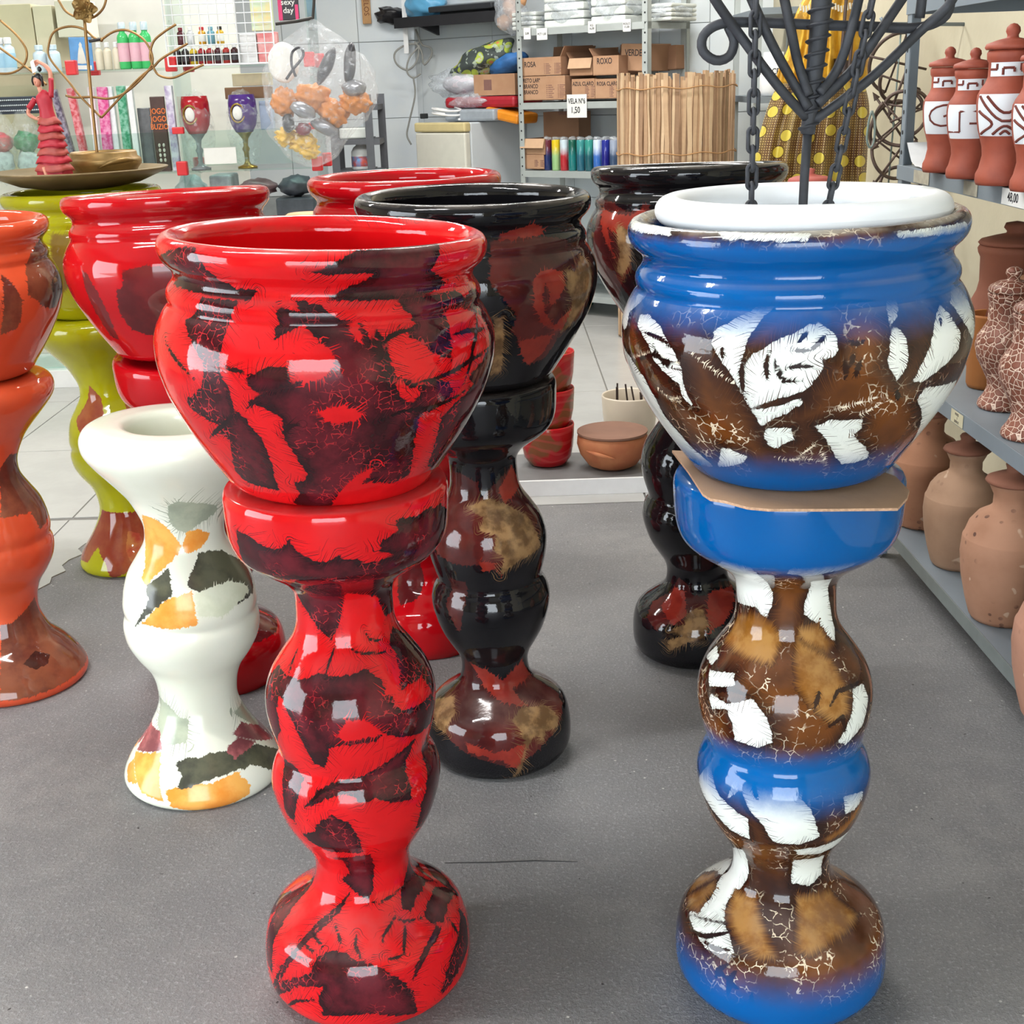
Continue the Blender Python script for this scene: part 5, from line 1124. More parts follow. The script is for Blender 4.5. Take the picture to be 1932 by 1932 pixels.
def on_ws(px, py=20): 
    return wl_pt(px, py, .14)[0]
SZ = zsb+.0055
e = empty('blue_bag', M=MWALL @ Matrix.Translation((on_ws(800), -.13, SZ)), label='tied sky blue plastic bag on the black wall shelf', cat='bag'); MB().blob((0, 0, .10), (.16, .10, .10), 31, .07, 4, 4).build('bag', M_('blue_plastic', (104, 178, 222), .3, .12, 12.), e, True); MB().blob((.02, 0, .22), (.03, .03, .06), 32, .2, 4, 3).build('knot', M_('blue_plastic', (104, 178, 222), .3), e, True)
e = empty('black_bag', M=MWALL @ Matrix.Translation((on_ws(735), -.13, SZ)), label='crumpled black bag at the left end of the wall shelf', cat='bag'); MB().blob((0, 0, .05), (.10, .09, .055), 33, .2, 4, 3).build('bag', M_('black_plastic', (34, 32, 36), .35, .2, 14.), e, True)
e = empty('black_tray', M=MWALL @ Matrix.Translation((on_ws(890), -.13, SZ)), label='black tray tilted on the wall shelf', cat='tray'); MB().box(-.26, .26, -.12, .10, .05, .085, M=Matrix.Rotation(.10, 4, 'X'), b=.008).build('tray', M_('tray_black', (52, 54, 58), .3), e); MB().box(-.2, .2, -.08, .08, 0, .052).build('stack', dark_hole, e)
e = empty('tan_bag', M=MWALL @ Matrix.Translation((wl_pt(965, 58, .30)[0], -.30, wl_pt(965, 58, .30)[1])), label='clear bag of tan pieces hanging at the end of the wall shelf', cat='bag')
for q, (dx, dz_) in enumerate(((-.05, .05), (.04, .07), (0, .13), (.06, .16), (-.02, .20))): MB().blob((dx, 0, dz_), (.055, .04, .045), q, .1, 3, 2).build('piece', M_('tan_piece', (196, 146, 104), .6, .15, 10.), e, True)
MB().blob((0, 0, .11), (.115, .07, .13), 44, .10, 3, 3).build('bag', plastic, e, True); MB().tube([(0, 0, .22), (-.08, .1, .26), (-.13, .18, .25)], .004, 6).build('string', white_paint, e)
# ---- loose cables on the tiled wall
cab = empty('hanging_cable', (-.62, 8.78, 1.0), 'looped grey cables hanging on the tiled wall above the fridge', 'cable')
cm_ = M_('cable_grey', (150, 150, 144), .6)
for pts_ in ([(784, 55), (790, 80), (765, 85), (745, 100), (748, 120), (768, 132), (785, 118), (790, 92), (782, 78)], [(786, 60), (796, 84), (812, 90), (814, 105), (800, 122), (796, 100), (788, 84)], [(792, 86), (772, 110), (768, 135), (780, 147), (794, 139)], [(780, 145), (783, 180), (772, 230), (768, 255), (776, 273)]):
    MB().tube(smooth_path([tuple(Vector(onY(x, y, 8.80))-Vector((-.62, 8.78, 1.0))) for x, y in pts_], 40), .006, 6).build('loop', cm_, cab, True)
MB().box(.03, .06, .0, .03, .52, .95).build('conduit', white_paint, cab)
# small wooden sign on the back wall
sg = empty('wood_sign', tuple(onY(693, 45, 8.97)), 'narrow wooden plaque with carved letters on the back wall', 'sign')
MB().box(-.028, .028, -.012, 0, 0, .22, b=.002).build('plaque', M_('sign_wood', (188, 144, 96), .7, .15, 20.), sg); text('SELOS', .045, M_('sign_ink', (120, 74, 40), .7), sg, axes((0, -.0125, .11), (0, 0, -1), (1, 0, 0)))
# ---- rolled bamboo slat screen
rl0 = onZ(1285, 600); Yr = 6.9
cx_, _, ztb = onY(1278, 140, Yr); cxm = onY(1276, 240, Yr)[0]
br_ = empty('slat_roll', (cxm, Yr, 0), 'rolled screen of split bamboo slats standing on the floor', 'screen')
rad = (onY(1388, 240, Yr)[0]-onY(1170, 240, Yr)[0])/2
slat_mats = [M_('slat_a', (190, 158, 124), .7, .12, 20.), M_('slat_b', (174, 140, 108), .7, .15, 20.), M_('slat_c', (204, 176, 142), .7, .1, 20.), M_('slat_d', (154, 122, 94), .75, .15, 20.)]
slat_me = {}
hS = ztb-.01; rr = random.Random(11)
NS = 112
for k in range(NS):
    a = 2*math.pi*k/NS; r = rad*(1-.0)
    q = k % 4; key = (q, k % 3)
    if key not in slat_me:
        b = MB(); w = .015+.004*(k % 3); h_ = hS*(.985+.012*(k % 3)); v = []; f = []
        for i in range(9):
            z = h_*i/8; bow = .004*math.sin(i*2.1+k)
            v += [(-w/2+bow, -.004, z), (w/2+bow, -.004, z), (w/2+bow, .005, z), (-w/2+bow, .005, z)]
        for i in range(8):
            for j in range(4): f.append((i*4+j, i*4+(j+1) % 4, i*4+4+(j+1) % 4, i*4+4+j))
        f.append((3, 2, 1, 0)); f.append(tuple(32+j for j in range(4)))
        o = MB().add(v, f).build('slat', slat_mats[q], br_); slat_me[key] = o.data
    else: o = link(bpy.data.objects.new('slat', slat_me[key]), br_)
    sq = 1.0; rj = r+.006*rr.uniform(-1, 1); zj = rr.uniform(0, .015)
    if k > NS*.80: rj -= .05*(k-NS*.8)/(NS*.2)
    M = Matrix.Translation((rj*math.cos(a), rj*.72*math.sin(a), zj)) @ Matrix.Rotation(a+math.pi/2, 4, 'Z') @ Matrix.Rotation(rr.uniform(-.012, .012), 4, 'Y'); o.matrix_local = M
for zt2 in (.96, .72, .48, .24):
    MB().tube([((rad+.010)*math.cos(a), (rad+.010)*.74*math.sin(a), hS*zt2+.006*math.sin(9*a)) for a in np.linspace(0, 2*math.pi, 60, endpoint=False)], .003, 5, closed=True).build('twine', M_('twine', (166, 124, 80), .9), br_, True)
# ---- things under the back rack glimpsed between the pots
e = empty('green_bottles', tuple(onZ(1100, 560)), 'green bottle glimpsed between the black pots on the floor', 'bottle'); e.location.y -= .3
MB().lathe([(0, 0), (.045, 0), (.048, .01), (.048, .2), (.02, .26), (.018, .32), (0, .32)], 20).build('bottle', M_('green_glass', (40, 110, 84), .15), e, True)
# ================================================================ right wall: gold dress, iron bows, stacked clay dishes
def polka():
    m, nt, b_, out = new_mat('polka_skirt'); N = NT(nt); u = N.n('ShaderNodeUVMap').outputs[0]
    def dots(scale, rad, seed=0., rnd=0.):
        x = N.n('ShaderNodeTexVoronoi', voronoi_dimensions='2D', feature='F1'); N.put(x.inputs['Vector'], u); x.inputs['Scale'].default_value = scale; x.inputs['Randomness'].default_value = rnd; return x.outputs['Distance']
    base = N.mix(N.ramp(N.noise(N.obj(), 7., 3.), .35, .65), lin((104, 70, 44)), lin((134, 112, 70)))
    small = N.math('SUBTRACT', 1., N.ramp(dots(62., .1), .16, .22))
    sep = N.n('ShaderNodeSeparateXYZ'); nt.links.new(u, sep.inputs[0])
    c = N.mix(small, base, lin((224, 200, 128)))
    d = dots(7.5, .3, 0, .55)
    c = N.mix(N.math('SUBTRACT', 1., N.ramp(d, .30, .31)), c, lin((84, 58, 34)))
    c = N.mix(N.math('SUBTRACT', 1., N.ramp(d, .26, .27)), c, lin((216, 196, 82)))
    N.put(b_.inputs['Base Color'], c); b_.inputs['Roughness'].default_value = .35; b_.inputs['Metallic'].default_value = .15; return m
gold_cloth = M_('gold_cloth', (212, 166, 52), .32, .35, 18., metal=.45, bump=.004, bscale=26, col2=(176, 128, 34))
Yw = 5.05
dres = empty('gold_dress', tuple(onY(1535, 370, Yw)), 'gold costume with a brown skirt of yellow dots hanging by the wall', 'dress')
D0 = Vector(onY(1535, 370, Yw))
def sheet(name, left, right, mat, folds, amp, uvs=1., nu=70, nv=36, dy=0.):
    L = spline(left, nv); Rr = spline(right, nv); v = []; f = []; uv = []
    for j in range(nv):
        for i in range(nu):
            t = i/(nu-1); px = L[j][0]*(1-t)+Rr[j][0]*t; py = L[j][1]*(1-t)+Rr[j][1]*t
            y = Yw+dy+amp*math.sin(folds*math.pi*2*t+.6*math.sin(j*.12))*(.4+.6*j/nv)+.12*abs(2*t-1)**2
            p = onY(px, py, y); v.append(tuple(Vector(p)-D0)); uv.append((t*.5*uvs*.66, (1-j/nv)*.55*uvs))
    for j in range(nv-1):
        for i in range(nu-1): f.append((j*nu+i, (j+1)*nu+i, (j+1)*nu+i+1, j*nu+i+1))
    o = mesh_obj(name, v, f, mat, dres, True); ul = o.data.uv_layers.new(name='UVMap')
    idx = np.empty(len(o.data.loops), int); o.data.loops.foreach_get('vertex_index', idx); ul.data.foreach_set('uv', np.array(uv)[idx].ravel())
    md = o.modifiers.new('thick', 'SOLIDIFY'); md.thickness = .004; return o
sheet('skirt', [(1475, 145), (1450, 200), (1428, 280), (1412, 400), (1404, 500)], [(1625, 140), (1640, 200), (1636, 300), (1630, 400), (1630, 500)], polka(), 6, .035, 2.2)
sheet('bodice', [(1520, -10), (1500, 30), (1490, 80), (1470, 130), (1462, 158)], [(1625, -10), (1632, 60), (1640, 100), (1640, 130), (1642, 152)], gold_cloth, 5, .02, dy=-.05)
sheet('belt', [(1558, 108), (1556, 125), (1555, 138)], [(1632, 118), (1630, 130), (1628, 140)], M_('belt_dark', (48, 32, 28), .4), 1, .01, dy=-.09, nv=8)
b = MB()
for k in range(24):
    p = Vector(onY(1510+k*5.5, 8+3*math.sin(k), Yw-.08))-D0; b.tube([p, p+Vector((.002, -.004, -.022))], .004, 5)
b.build('fringe', M_('fringe_cream', (212, 204, 184), .8), dres)
# iron bows hanging on the right wall
rust = M_('dark_iron', (92, 76, 68), .5, .25, 30., metal=.5)
def bow(cx, cy, r, ang, Y, lab, k):
    o0 = Vector(onY(cx, cy, Y)); e = empty('iron_bow', tuple(o0), lab, 'iron tool', 'iron bows on the wall'); s = Y/2423*1.0
    pts_ = [Vector((r*s*math.cos(ang+t), .03*math.sin(t*1.3+k), r*s*math.sin(ang+t))) for t in np.linspace(-1.45, 1.45, 26)]
    MB().tube(pts_, .0062, 8).build('bow', rust, e, True)
    MB().tube([pts_[0], pts_[-1]], .0036, 6).build('string', rust, e, True)
    d = Vector((math.cos(ang), 0, math.sin(ang))); w = Vector((0, -.02, 0))
    MB().tube([d*(-r*s*.9)+w, d*(r*s*1.35)+w], .0042, 6).build('arrow', rust, e, True)
    t_ = d*(r*s*1.35)+w; q = Vector((-d.z, 0, d.x))*.012
    MB().add([t_+d*.03, t_+q, t_-q, t_+Vector((0, -.004, 0)), t_+Vector((0, .004, 0))], [(0, 1, 3), (0, 3, 2), (0, 2, 4), (0, 4, 1), (1, 4, 2, 3)]).build('arrow_head', rust, e)
    return e
bow(1697, 120, 52, 2.9, 4.55, 'uppermost iron bow and arrow on the right wall', 0)
bow(1700, 150, 40, -1.9, 4.52, 'small iron bow tangled below the uppermost one', 1)
bow(1702, 225, 46, -2.4, 4.50, 'iron bow with its arrow pointing left, middle of the tangle', 2)
bow(1712, 215, 40, .35, 4.46, 'iron bow curved toward the rack, middle of the tangle', 3)
bow(1690, 245, 50, 2.2, 4.58, 'iron bow curved up to the left in the tangle', 4)
bow(1692, 285, 48, -2.2, 4.54, 'lowest large iron bow on the right wall', 5)
bow(1704, 205, 30, 1.4, 4.48, 'smallest iron bow at the heart of the tangle', 6)
bow(1697, 352, 34, 1.5, 4.56, 'narrow iron bow hanging below the tangle', 7)
e = empty('iron_rods', tuple(onY(1590, 140, 4.6)), 'pair of slim brown iron rods hanging before the gold dress', 'iron tool')
for dx in (0, .03): MB().tube([(dx-.01, 0, -.02), (dx+.01, .01, .42)], .006, 8).build('rod', rust, e)
e = empty('wire_hank', tuple(onY(1643, 250, 4.50)), 'grey wire loop tied to the iron bows', 'wire'); gw = M_('wire_grey', (120, 136, 132), .5)
MB().tube(smooth_path([(0, 0, .07), (.012, 0, .03), (.012, 0, -.03), (0, 0, -.05), (-.012, 0, -.02), (-.008, 0, .04), (0, 0, .07)], 30), .004, 6).build('loop', gw, e, True)
hk = empty('wall_hook', (1.55, 4.52, float(onY(1700, 50, 4.52)[2])), 'steel bracket and wire on the right wall carrying the iron bows', 'hook')
hx = float(onY(1700, 60, 4.52)[0])-1.55
MB().tube([(0, 0, 0), (hx-.06, 0, .01), (hx-.07, 0, .03)], .006, 8).build('bracket', steel, hk, True)
zl = float(onY(1697, 352, 4.56)[2])-float(onY(1700, 50, 4.52)[2])
MB().tube([(hx, 0, .0), (hx, .02, zl*.5), (hx-.004, .03, zl)], .003, 6).build('hanging_wire', gw, hk, True)
# stacked lidded clay dishes seen behind the white bowl
dcl = M_('dish_clay', (160, 76, 66), .65, .12, 10.)
Yk = 4.35; pd = onY(1528, 352, Yk)
tb = empty('small_stand', (pd[0], Yk, 0), 'plain stand carrying the clay dishes behind the blue pot', 'stand'); zt3 = pd[2]-.03
MB().box(-.2, .2, -.2, .2, zt3-.03, zt3-.001).build('top', steel, tb)
for x in (-.18, .18):
    for y in (-.18, .18): MB().box(x-.012, x+.012, y-.012, y+.012, 0, zt3-.03).build('leg', steel, tb)
e = empty('clay_dish', (pd[0], Yk, zt3), 'red clay dish with a lid, behind the white bowl', 'dish'); s_ = .068
MB().lathe([(0, 0), (.05, 0), (.064, .012), (.070, .035), (.072, .040), (0, .040)], 48).build('base', dcl, e, True)
MB().lathe([(0, .0405), (.070, .0405), (.073, .046), (.070, .056), (.055, .062), (.02, .068), (.012, .074), (.016, .086), (0, .09)], 48).build('lid', dcl, e, True)
# white tub on a bracket behind the iron stand
e = empty('paint_tub', tuple(onY(1458, 180, 6.6)), 'white labelled tub behind the iron stand', 'tub')
MB().lathe([(0, 0), (.055, 0), (.065, .02), (.065, .15), (.05, .17), (.05, .2), (0, .2)], 28).build('tub', white_paint, e, True); text('ACRIL\nUNO', .04, ink, e, axes((0, -.067, .09), (1, 0, 0)), .8)
rk2 = empty('grey_rack', (1.42, 6.95, 0), 'narrow grey steel rack behind the gold dress', 'rack')
for x in (-.14, .14):
    for y in (-.30, .30): MB().box(x-.014, x+.014, y-.014, y+.014, 0, 1.75).build('post', steel_pale, rk2)
for z in (.25, .7, float(onY(1458, 180, 6.6)[2])-.004, 1.62): MB().box(-.16, .16, -.42, .32, z-.03, z).build('shelf', steel, rk2)

# ================================================================ glass display on the left
gl = glass_mat(); clip = M_('red_clip', (206, 42, 48), .35, .06)
YF, YB = 6.1, 6.46
zA = float(onY(300, 128, YF)[2]); zB = float(onY(300, 325, YF)[2]); zC = zB-.44; zT = zA+.47
XLs = [-2.72, float(onY(345, 325, YF)[0]), float(onY(600, 325, YF)[0])]
cab_ = empty('glass_display', (-1.9, YF, 0), 'glass shelving display held by red plastic clips', 'display')
O_ = Vector((-1.9, YF, 0))
MB().box(-1.1, XLs[2]+1.9+.03, -.02, .42, .0, .085, b=.002).build('plinth', white_paint, cab_)
for z in (.10, zC, zB, zA, zT):
    MB().box(-1.1, XLs[2]+1.9, 0, YB-YF, z-.007, z).build('glass_shelf', gl, cab_)
for x in XLs:
    for (za, zb_) in ((.10, zC), (zC, zB), (zB, zA), (zA, zT)):
        MB().box(x+1.9-.004, x+1.9+.004, .02, YB-YF-.02, za+.002, zb_-.009).build('glass_divider', gl, cab_)
MB().box(XLs[1]+1.9+.01, XLs[2]+1.9-.01, .0, .005, zB+.02, zB+.175).build('front_pane', gl, cab_)
MB().box(-1.08, XLs[1]+1.9-.01, .0, .005, zB+.02, zB+.175).build('front_pane', gl, cab_)
for x in XLs+[-1.9]:
    for y in (.0, YB-YF-.02):
        for z in (.10, zC, zB, zA, zT):
            c_ = MB(); c_.box(x+1.9-.024, x+1.9+.024, y-.016, y+.022, z-.018, z+.045, b=.005); c_.build('clip', clip, cab_)
for x in (XLs[1], XLs[2]): MB().box(x+1.9-.026, x+1.9+.026, -.014, .014, zB+.165, zB+.195, b=.004).build('clip', clip, cab_)
# ---- goods: helper things
def pack(px0, py0, px1, py1, Y, depth, lab, mat, cat='package', name='package', group=None, rot=0., b_=.003, base=None):
    pm_ = (py0+py1)/2; p0 = onY((px0+px1)/2, py1, Y); p1 = onY((px0+px1)/2, py0, Y); w = float(onY(px1, pm_, Y)[0]-onY(px0, pm_, Y)[0]); h = p1[2]-p0[2]
    e = empty(name, ((p0[0]+p1[0])/2, Y, p0[2] if base is None else base), lab, cat, group); e.rotation_euler = (0, rot, 0)
    MB().box(-w/2, w/2, 0, depth, 0, h, b=b_).build('body', mat, e); return e, w, h
def bottle(px, py, w, h, Y, lab, liquid, capc, labelc=None, group=None, base=None, name='bottle'):
    p = onY(px, py, Y); e = empty(name, (p[0], Y, p[2] if base is None else base), lab, 'bottle', group); r = w/2
    MB().lathe([(0, 0), (r*.92, 0), (r, h*.03), (r, h*.66), (r*.9, h*.72), (r*.5, h*.78), (r*.5, h*.82), (0, h*.82)], 20).build('body', liquid, e, True)
    MB().lathe([(0, h*.82), (r*.62, h*.82), (r*.62, h*.98), (r*.5, h), (0, h)], 16).build('cap', capc, e, 'auto')
    if labelc: MB().lathe([(r*1.012, h*.16), (r*1.02, h*.17), (r*1.02, h*.55), (r*1.012, h*.56)], 20).build('label', labelc, e, True)
    return e
Yg2 = YF+.14; white_cap = M_('white_cap', (228, 230, 232), .4); pale = M_('pale_liquid', (196, 212, 222), .2, .05); cream = M_('cream_liquid', (214, 206, 186), .3, .05)
green_l = M_('green_liquid', (70, 190, 110), .2, .1); pink_lab = M_('pink_label', (222, 176, 190), .6); bl_lab = M_('blue_label', (150, 190, 214), .5)
for k, px in enumerate((-6, 6, 21)): bottle(px, 128, .055, .155, Yg2, ('pale blue bottle at the left edge of the upper glass shelf', 'pale blue bottle second from the left edge', 'pale blue bottle third from the left edge')[k], pale, white_cap, bl_lab, 'pale bottles', zA+.0005)
for k, px in enumerate((78, 104)): bottle(px, 128, .06, .12, Yg2+.06, ('clear squat jar left of the saint card', 'clear squat jar right beside the saint card')[k], pale, pale, None, 'clear jars', zA+.0005, 'jar')
e, w, h = pack(129, 57, 172, 121, Yg2-.05, .004, 'upright blue devotional picture card with a pale figure', M_('card_blue', (92, 150, 206), .4, .2, 14.), 'card', 'picture_card', base=zA+.0005, rot=.03)
b = MB().lathe([(0, h*.2), (w*.20, h*.22), (w*.14, h*.5), (w*.09, h*.66), (w*.06, h*.72), (w*.07, h*.78), (0, h*.86)], 16, Matrix.Diagonal((1, .05, 1, 1))); b.build('printed_figure', M_('figure_pale', (214, 214, 206), .5), e); MB().box(-w*.42, w*.42, -.001, 0, h*.04, h*.16).build('caption_strip', paper, e)
for k, px in enumerate((190, 206, 223)): bottle(px, 128, .036, .118, Yg2-.03, ('cream bottle with white cap, left of three', 'cream bottle with white cap, middle of three', 'cream bottle with white cap, right of three')[k], cream, white_cap, None, 'cream bottles', zA+.0005)
for k, px in enumerate((238, 260, 280)):
    bb = bottle(px, 128, .052, .20, Yg2-.04, ('tall green bottle with pink label, left of three', 'tall green bottle with pink label, middle of three', 'tall green bottle with pink label, right of three')[k], green_l, pale, pink_lab, 'green bottles', zA+.0005)
# wire basket with little bottles
wb0 = onY(318, 122, YF-.03); wb1 = onY(506, -40, YF-.03)
wk = empty('wire_basket', (wb0[0], YF-.03, zA+.004), 'white wire grid basket hooked on the upper glass shelf', 'basket'); ww, hh = wb1[0]-wb0[0], wb1[2]-wb0[2]
wirew = M_('white_wire', (222, 226, 230), .4)
for i in range(13): MB().tube([(ww*i/12, 0, 0), (ww*i/12, 0, hh)], .0022 if i not in (0, 12, 8) else .004, 6).build('wire', wirew, wk)
for j in range(9): MB().tube([(0, 0, hh*j/8), (ww, 0, hh*j/8)], .0022 if j else .004, 6).build('wire', wirew, wk)
for j in range(3): MB().tube([(0, .05*j, .002), (ww, .05*j, .002)], .0022, 6).build('floor_wire', wirew, wk)
cols = [((34, 30, 34), 'black'), ((38, 34, 36), 'black'), ((196, 170, 40), 'yellow'), ((150, 30, 40), 'red'), ((150, 40, 44), 'red'), ((70, 24, 34), 'maroon'), ((160, 44, 40), 'red'), ((60, 26, 30), 'brown')]
for k, (c, nm) in enumerate(cols):
    bottle(336+k*15.5, 118, .034, .082, YF+.03, '%s little bottle with white cap, number %s in the basket row' % (nm, ('one', 'two', 'three', 'four', 'five', 'six', 'seven', 'eight')[k]), M_('mini_%d' % k, c, .2), white_cap, M_('mini_label', (60, 58, 62), .5), 'little bottles in the wire basket', zA+.0095)
shb = MB().box(.02, ww*.66, .10, .16, .085, .09).build('inner_ledge', gl, wk)
for k, (px, c, cc) in enumerate(((343, (90, 40, 50), (120, 30, 44)), (361, (214, 216, 220), (230, 230, 230)), (383, (222, 160, 50), (190, 40, 48)), (400, (110, 160, 180), (110, 160, 180)), (417, (216, 170, 60), (36, 32, 32)))):
    bottle(px, 85, .034, .075, YF+.10, ('dark dropper bottle on the basket ledge', 'slim white tube on the basket ledge', 'amber bottle with a round red cap', 'small blue vial on the basket ledge', 'amber bottle with a black cap')[k], M_('drop_%d' % k, c, .2), M_('dropcap_%d' % k, cc, .3), paper if k in (2, 4) else None, 'droppers in the basket', zA+.0945)
pack(453, 62, 484, 117, YF+.05, .05, 'white carton in the right end of the wire basket', M_('carton_white', (222, 222, 224), .5), base=zA+.009)
pack(486, 60, 524, 117, YF+.06, .05, 'pink and red carton behind the wire grid', M_('carton_pink', (216, 120, 122), .4, .4, 12., col2=(228, 176, 176)), base=zA+.009)
e, w, h = pack(472, -20, 512, 58, YF+.12, .05, 'pale green and yellow floral carton above the white one', M_('carton_green', (206, 224, 196), .4, .2, 12., col2=(232, 214, 150)))
e, w, h = pack(524, -20, 562, 38, YF+.02, .03, 'black and pink package hanging on the wire grid', M_('pack_black', (40, 36, 44), .35)); MB().box(-w*.5, -w*.30, -.001, .0, 0, h).build('pink_stripe', M_('hot_pink', (214, 50, 110), .4), e); MB().box(w*.34, w*.5, -.001, .0, 0, h*.5).build('pink_stripe', M_('hot_pink', (214, 50, 110), .4), e); text('sexy\nday', .034, paper, e, axes((0, -.0012, h*.45), (1, 0, 0)))
# lower compartment
for k, (px0, px1, c, nm, rt) in enumerate(((127, 139, (60, 44, 76), 'dark purple', -.16), (146, 160, (188, 50, 64), 'red dotted', -.08), (170, 182, (232, 214, 224), 'white and pink', .02), (186, 206, (204, 50, 128), 'magenta dotted', .03), (208, 220, (214, 216, 222), 'white', .0), (227, 243, (28, 134, 92), 'green dotted', .0), (246, 257, (222, 222, 226), 'plain white', .0))):
    e, w, h = pack(px0, 155, px1, 318, Yg2-.06+.012*(k % 3), .03, '%s incense packet standing on the lower glass shelf' % nm, M_('incense_%d' % k, c, .35, .5, 45., col2=tuple(min(255, int(v*.5+120)) for v in c)), rot=rt, base=zB+.0008, group='incense packets')
e, w, h = pack(288, 170, 315, 312, Yg2-.09, .02, 'brown pack lettered JOGO BUZIO beside the glass clip', M_('buzio_pack', (74, 48, 42), .4, .2), base=zB+.0008); text('JOGO\nJOGO\nBUZIO', .034, M_('orange_print', (226, 116, 44), .5), e, axes((0, -.0012, h*.70), (1, 0, 0)), .8)
b = MB()
for r_ in range(4):
    for c_ in range(2): b.blob(((c_-.5)*.02, -.003, .05+.022*r_), (.006, .004, .009), r_, .02, 1, 2)
b.build('shells', M_('shell_white', (226, 216, 206), .4), e, True)
pack(317, 152, 331, 314, Yg2-.10, .03, 'tall white box with violet edge next to the lettered pack', M_('white_violet', (220, 218, 228), .45, .2, 20., col2=(150, 130, 176)), base=zB+.0008)
for (px, col, lab, bx) in ((380, (170, 26, 40), 'red enamel goblet in a clear bag with an oval cameo', 0), (468, (74, 40, 120), 'purple enamel goblet in a clear bag with a gold emblem', 1)):
    p = onY(px, 318, Yg2-.04); e = empty('goblet', (p[0], Yg2-.04, zB+.0008), lab, 'goblet', 'bagged goblets')
    m_ = M_('enamel_%d' % bx, col, .2, .1); gm = M_('gilt', (168, 138, 66), .3, .2, 40., metal=.7)
    MB().lathe([(.040, .16), (.058, .195), (.066, .24), (.064, .29), (.058, .325), (.055, .325), (.060, .29), (.060, .24), (.05, .20), (0, .175)], 36).build('cup', m_, e, True)
    MB().lathe([(0, 0), (.045, 0), (.046, .006), (.018, .016), (.010, .03), (.012, .07), (.018, .085), (.010, .10), (.014, .13), (.032, .155), (.040, .162), (.0, .17)], 28).build('stem', gm if bx else M_('stem_smoke', (150, 150, 156), .2), e, True)
    MB().lathe([(0, .004), (.022, .004), (.026, 0), (.022, -.004), (0, -.004)], 24, Matrix.Translation((-.012, -.066, .245)) @ Matrix.Rotation(math.pi/2, 4, 'X') @ Matrix.Diagonal((.85, 1.2, 1, 1))).build('cameo', paper, e, True)
    MB().tube([(-.012+.030*math.cos(t), -.067+.01*math.cos(t)**2, .245+.040*math.sin(t)) for t in np.linspace(0, 2*math.pi, 28, endpoint=False)], .0045, 6, closed=True).build('gilt_frame', gm, e, True)
    MB().blob((0, 0, .17), (.078, .078, .18), bx+70, .05, 5, 4).build('bag', film('clear_bag', (226, 230, 234), .10, .08, .004), e, True)
pack(385, 278, 446, 309, YF-.006, .001, 'blank white card leaning on the low glass front', paper, 'card', 'blank_card')
pack(438, 138, 508, 162, Yg2+.1, .10, 'small cream carton on the lower compartment ledge', M_('carton_cream', (226, 204, 172), .6), base=None)
pack(424, 164, 506, 186, Yg2+.1, .14, 'kraft cardboard box behind the purple goblet', cb_b)
pack(490, 190, 515, 245, Yg2+.08, .05, 'pale blue tube behind the purple goblet', M_('tube_blue', (190, 204, 232), .3))
for k, (px, c, nm) in enumerate(((8, (190, 40, 52), 'red'), (57, (18, 124, 70), 'green'))):
    p = onY(px, 318, Yg2-.05); e = empty('sweet_bag', (p[0], Yg2-.05, zB+.0008), 'clear bag of %s beads on the lower glass shelf' % nm, 'bag', 'bead bags')
    MB().blob((0, 0, .15), (.055, .04, .05), k, .12, 4, 3).build('beads', M_('bead_%s' % nm, c, .4, .4, 60.), e, True); MB().blob((0, 0, .06), (.05, .035, .06), k+5, .12, 4, 3).build('filling', M_('filling', (206, 210, 214), .5, .3, 40.), e, True); MB().blob((0, 0, .13), (.07, .05, .16), k+9, .10, 4, 3).build('bag', film('clear_bag', (226, 230, 234), .10, .08, .004), e, True)
e, w, h = pack(-6, 182, 74, 215, Yg2, .01, 'dark card with rows of pearl strings', M_('pearl_card', (36, 44, 60), .4)); b = MB()
for r_ in range(3):
    for c_ in range(22): b.blob((-w/2+w*(c_+.5)/22, -.004, h*(.2+.3*r_)), (.004, .004, .004), 1, 0, 1, 1)
o = b.build('pearls', M_('pearl', (222, 226, 232), .2), e, True); o['kind'] = 'stuff'
pack(262, 180, 286, 300, Yg2-.02, .03, 'dark grey blister pack behind the lettered pack', M_('blister', (112, 112, 116), .3, .3, 20.), base=zB+.0008)
# goods under the lower glass shelf
for k, (a, b1, c, d, col, lab) in enumerate(((330, 334, 398, 440, (196, 202, 208), 'clear crumpled bag under the glass shelf, left'), (404, 336, 446, 440, (170, 178, 184), 'grey pack under the glass shelf, beside the clear bag'), (448, 340, 520, 372, (130, 100, 106), 'red and grey bundle under the glass shelf'), (522, 335, 590, 372, (70, 74, 84), 'dark netted bundle under the glass shelf'), (524, 376, 600, 440, (74, 80, 90), 'slate blue crate under the glass shelf'))):
    p = onY((a+c)/2, d, Yg2); w_ = (c-a)*Yg2/2423*.95; hh_ = (d-b1)*Yg2/2423
    e = empty('bundle', tuple(p), lab, 'bundle', 'goods under the glass shelf'); m_ = M_('bundle_%d' % k, col, .45, .35, 14.)
    (MB().box(-w_/2, w_/2, 0, .2, 0, hh_, b=.01) if k in (1, 4) else MB().blob((0, .08, hh_/2), (w_/2, .09, hh_/2), k+50, .10, 4, 3)).build('body', m_, e, k not in (1, 4))
# beige boxes stacked behind the display, left
for k, (a, b1, c, d, col) in enumerate(((-30, 8, 66, 128, (206, 196, 164)), (68, 10, 104, 128, (214, 206, 178)), (106, 0, 160, 70, (222, 216, 196)), (-30, 140, 90, 330, (190, 178, 150)))):
    pack(a, b1, c, d, YB+.06, .2, ('cream carton behind the pale blue bottles', 'cream carton behind the clear jar', 'white carton behind the metal flower', 'beige carton behind the dancer figurine')[k], M_('backbox_%d' % k, col, .7, .08, 6.), 'box', 'carton', 'cartons behind the display')
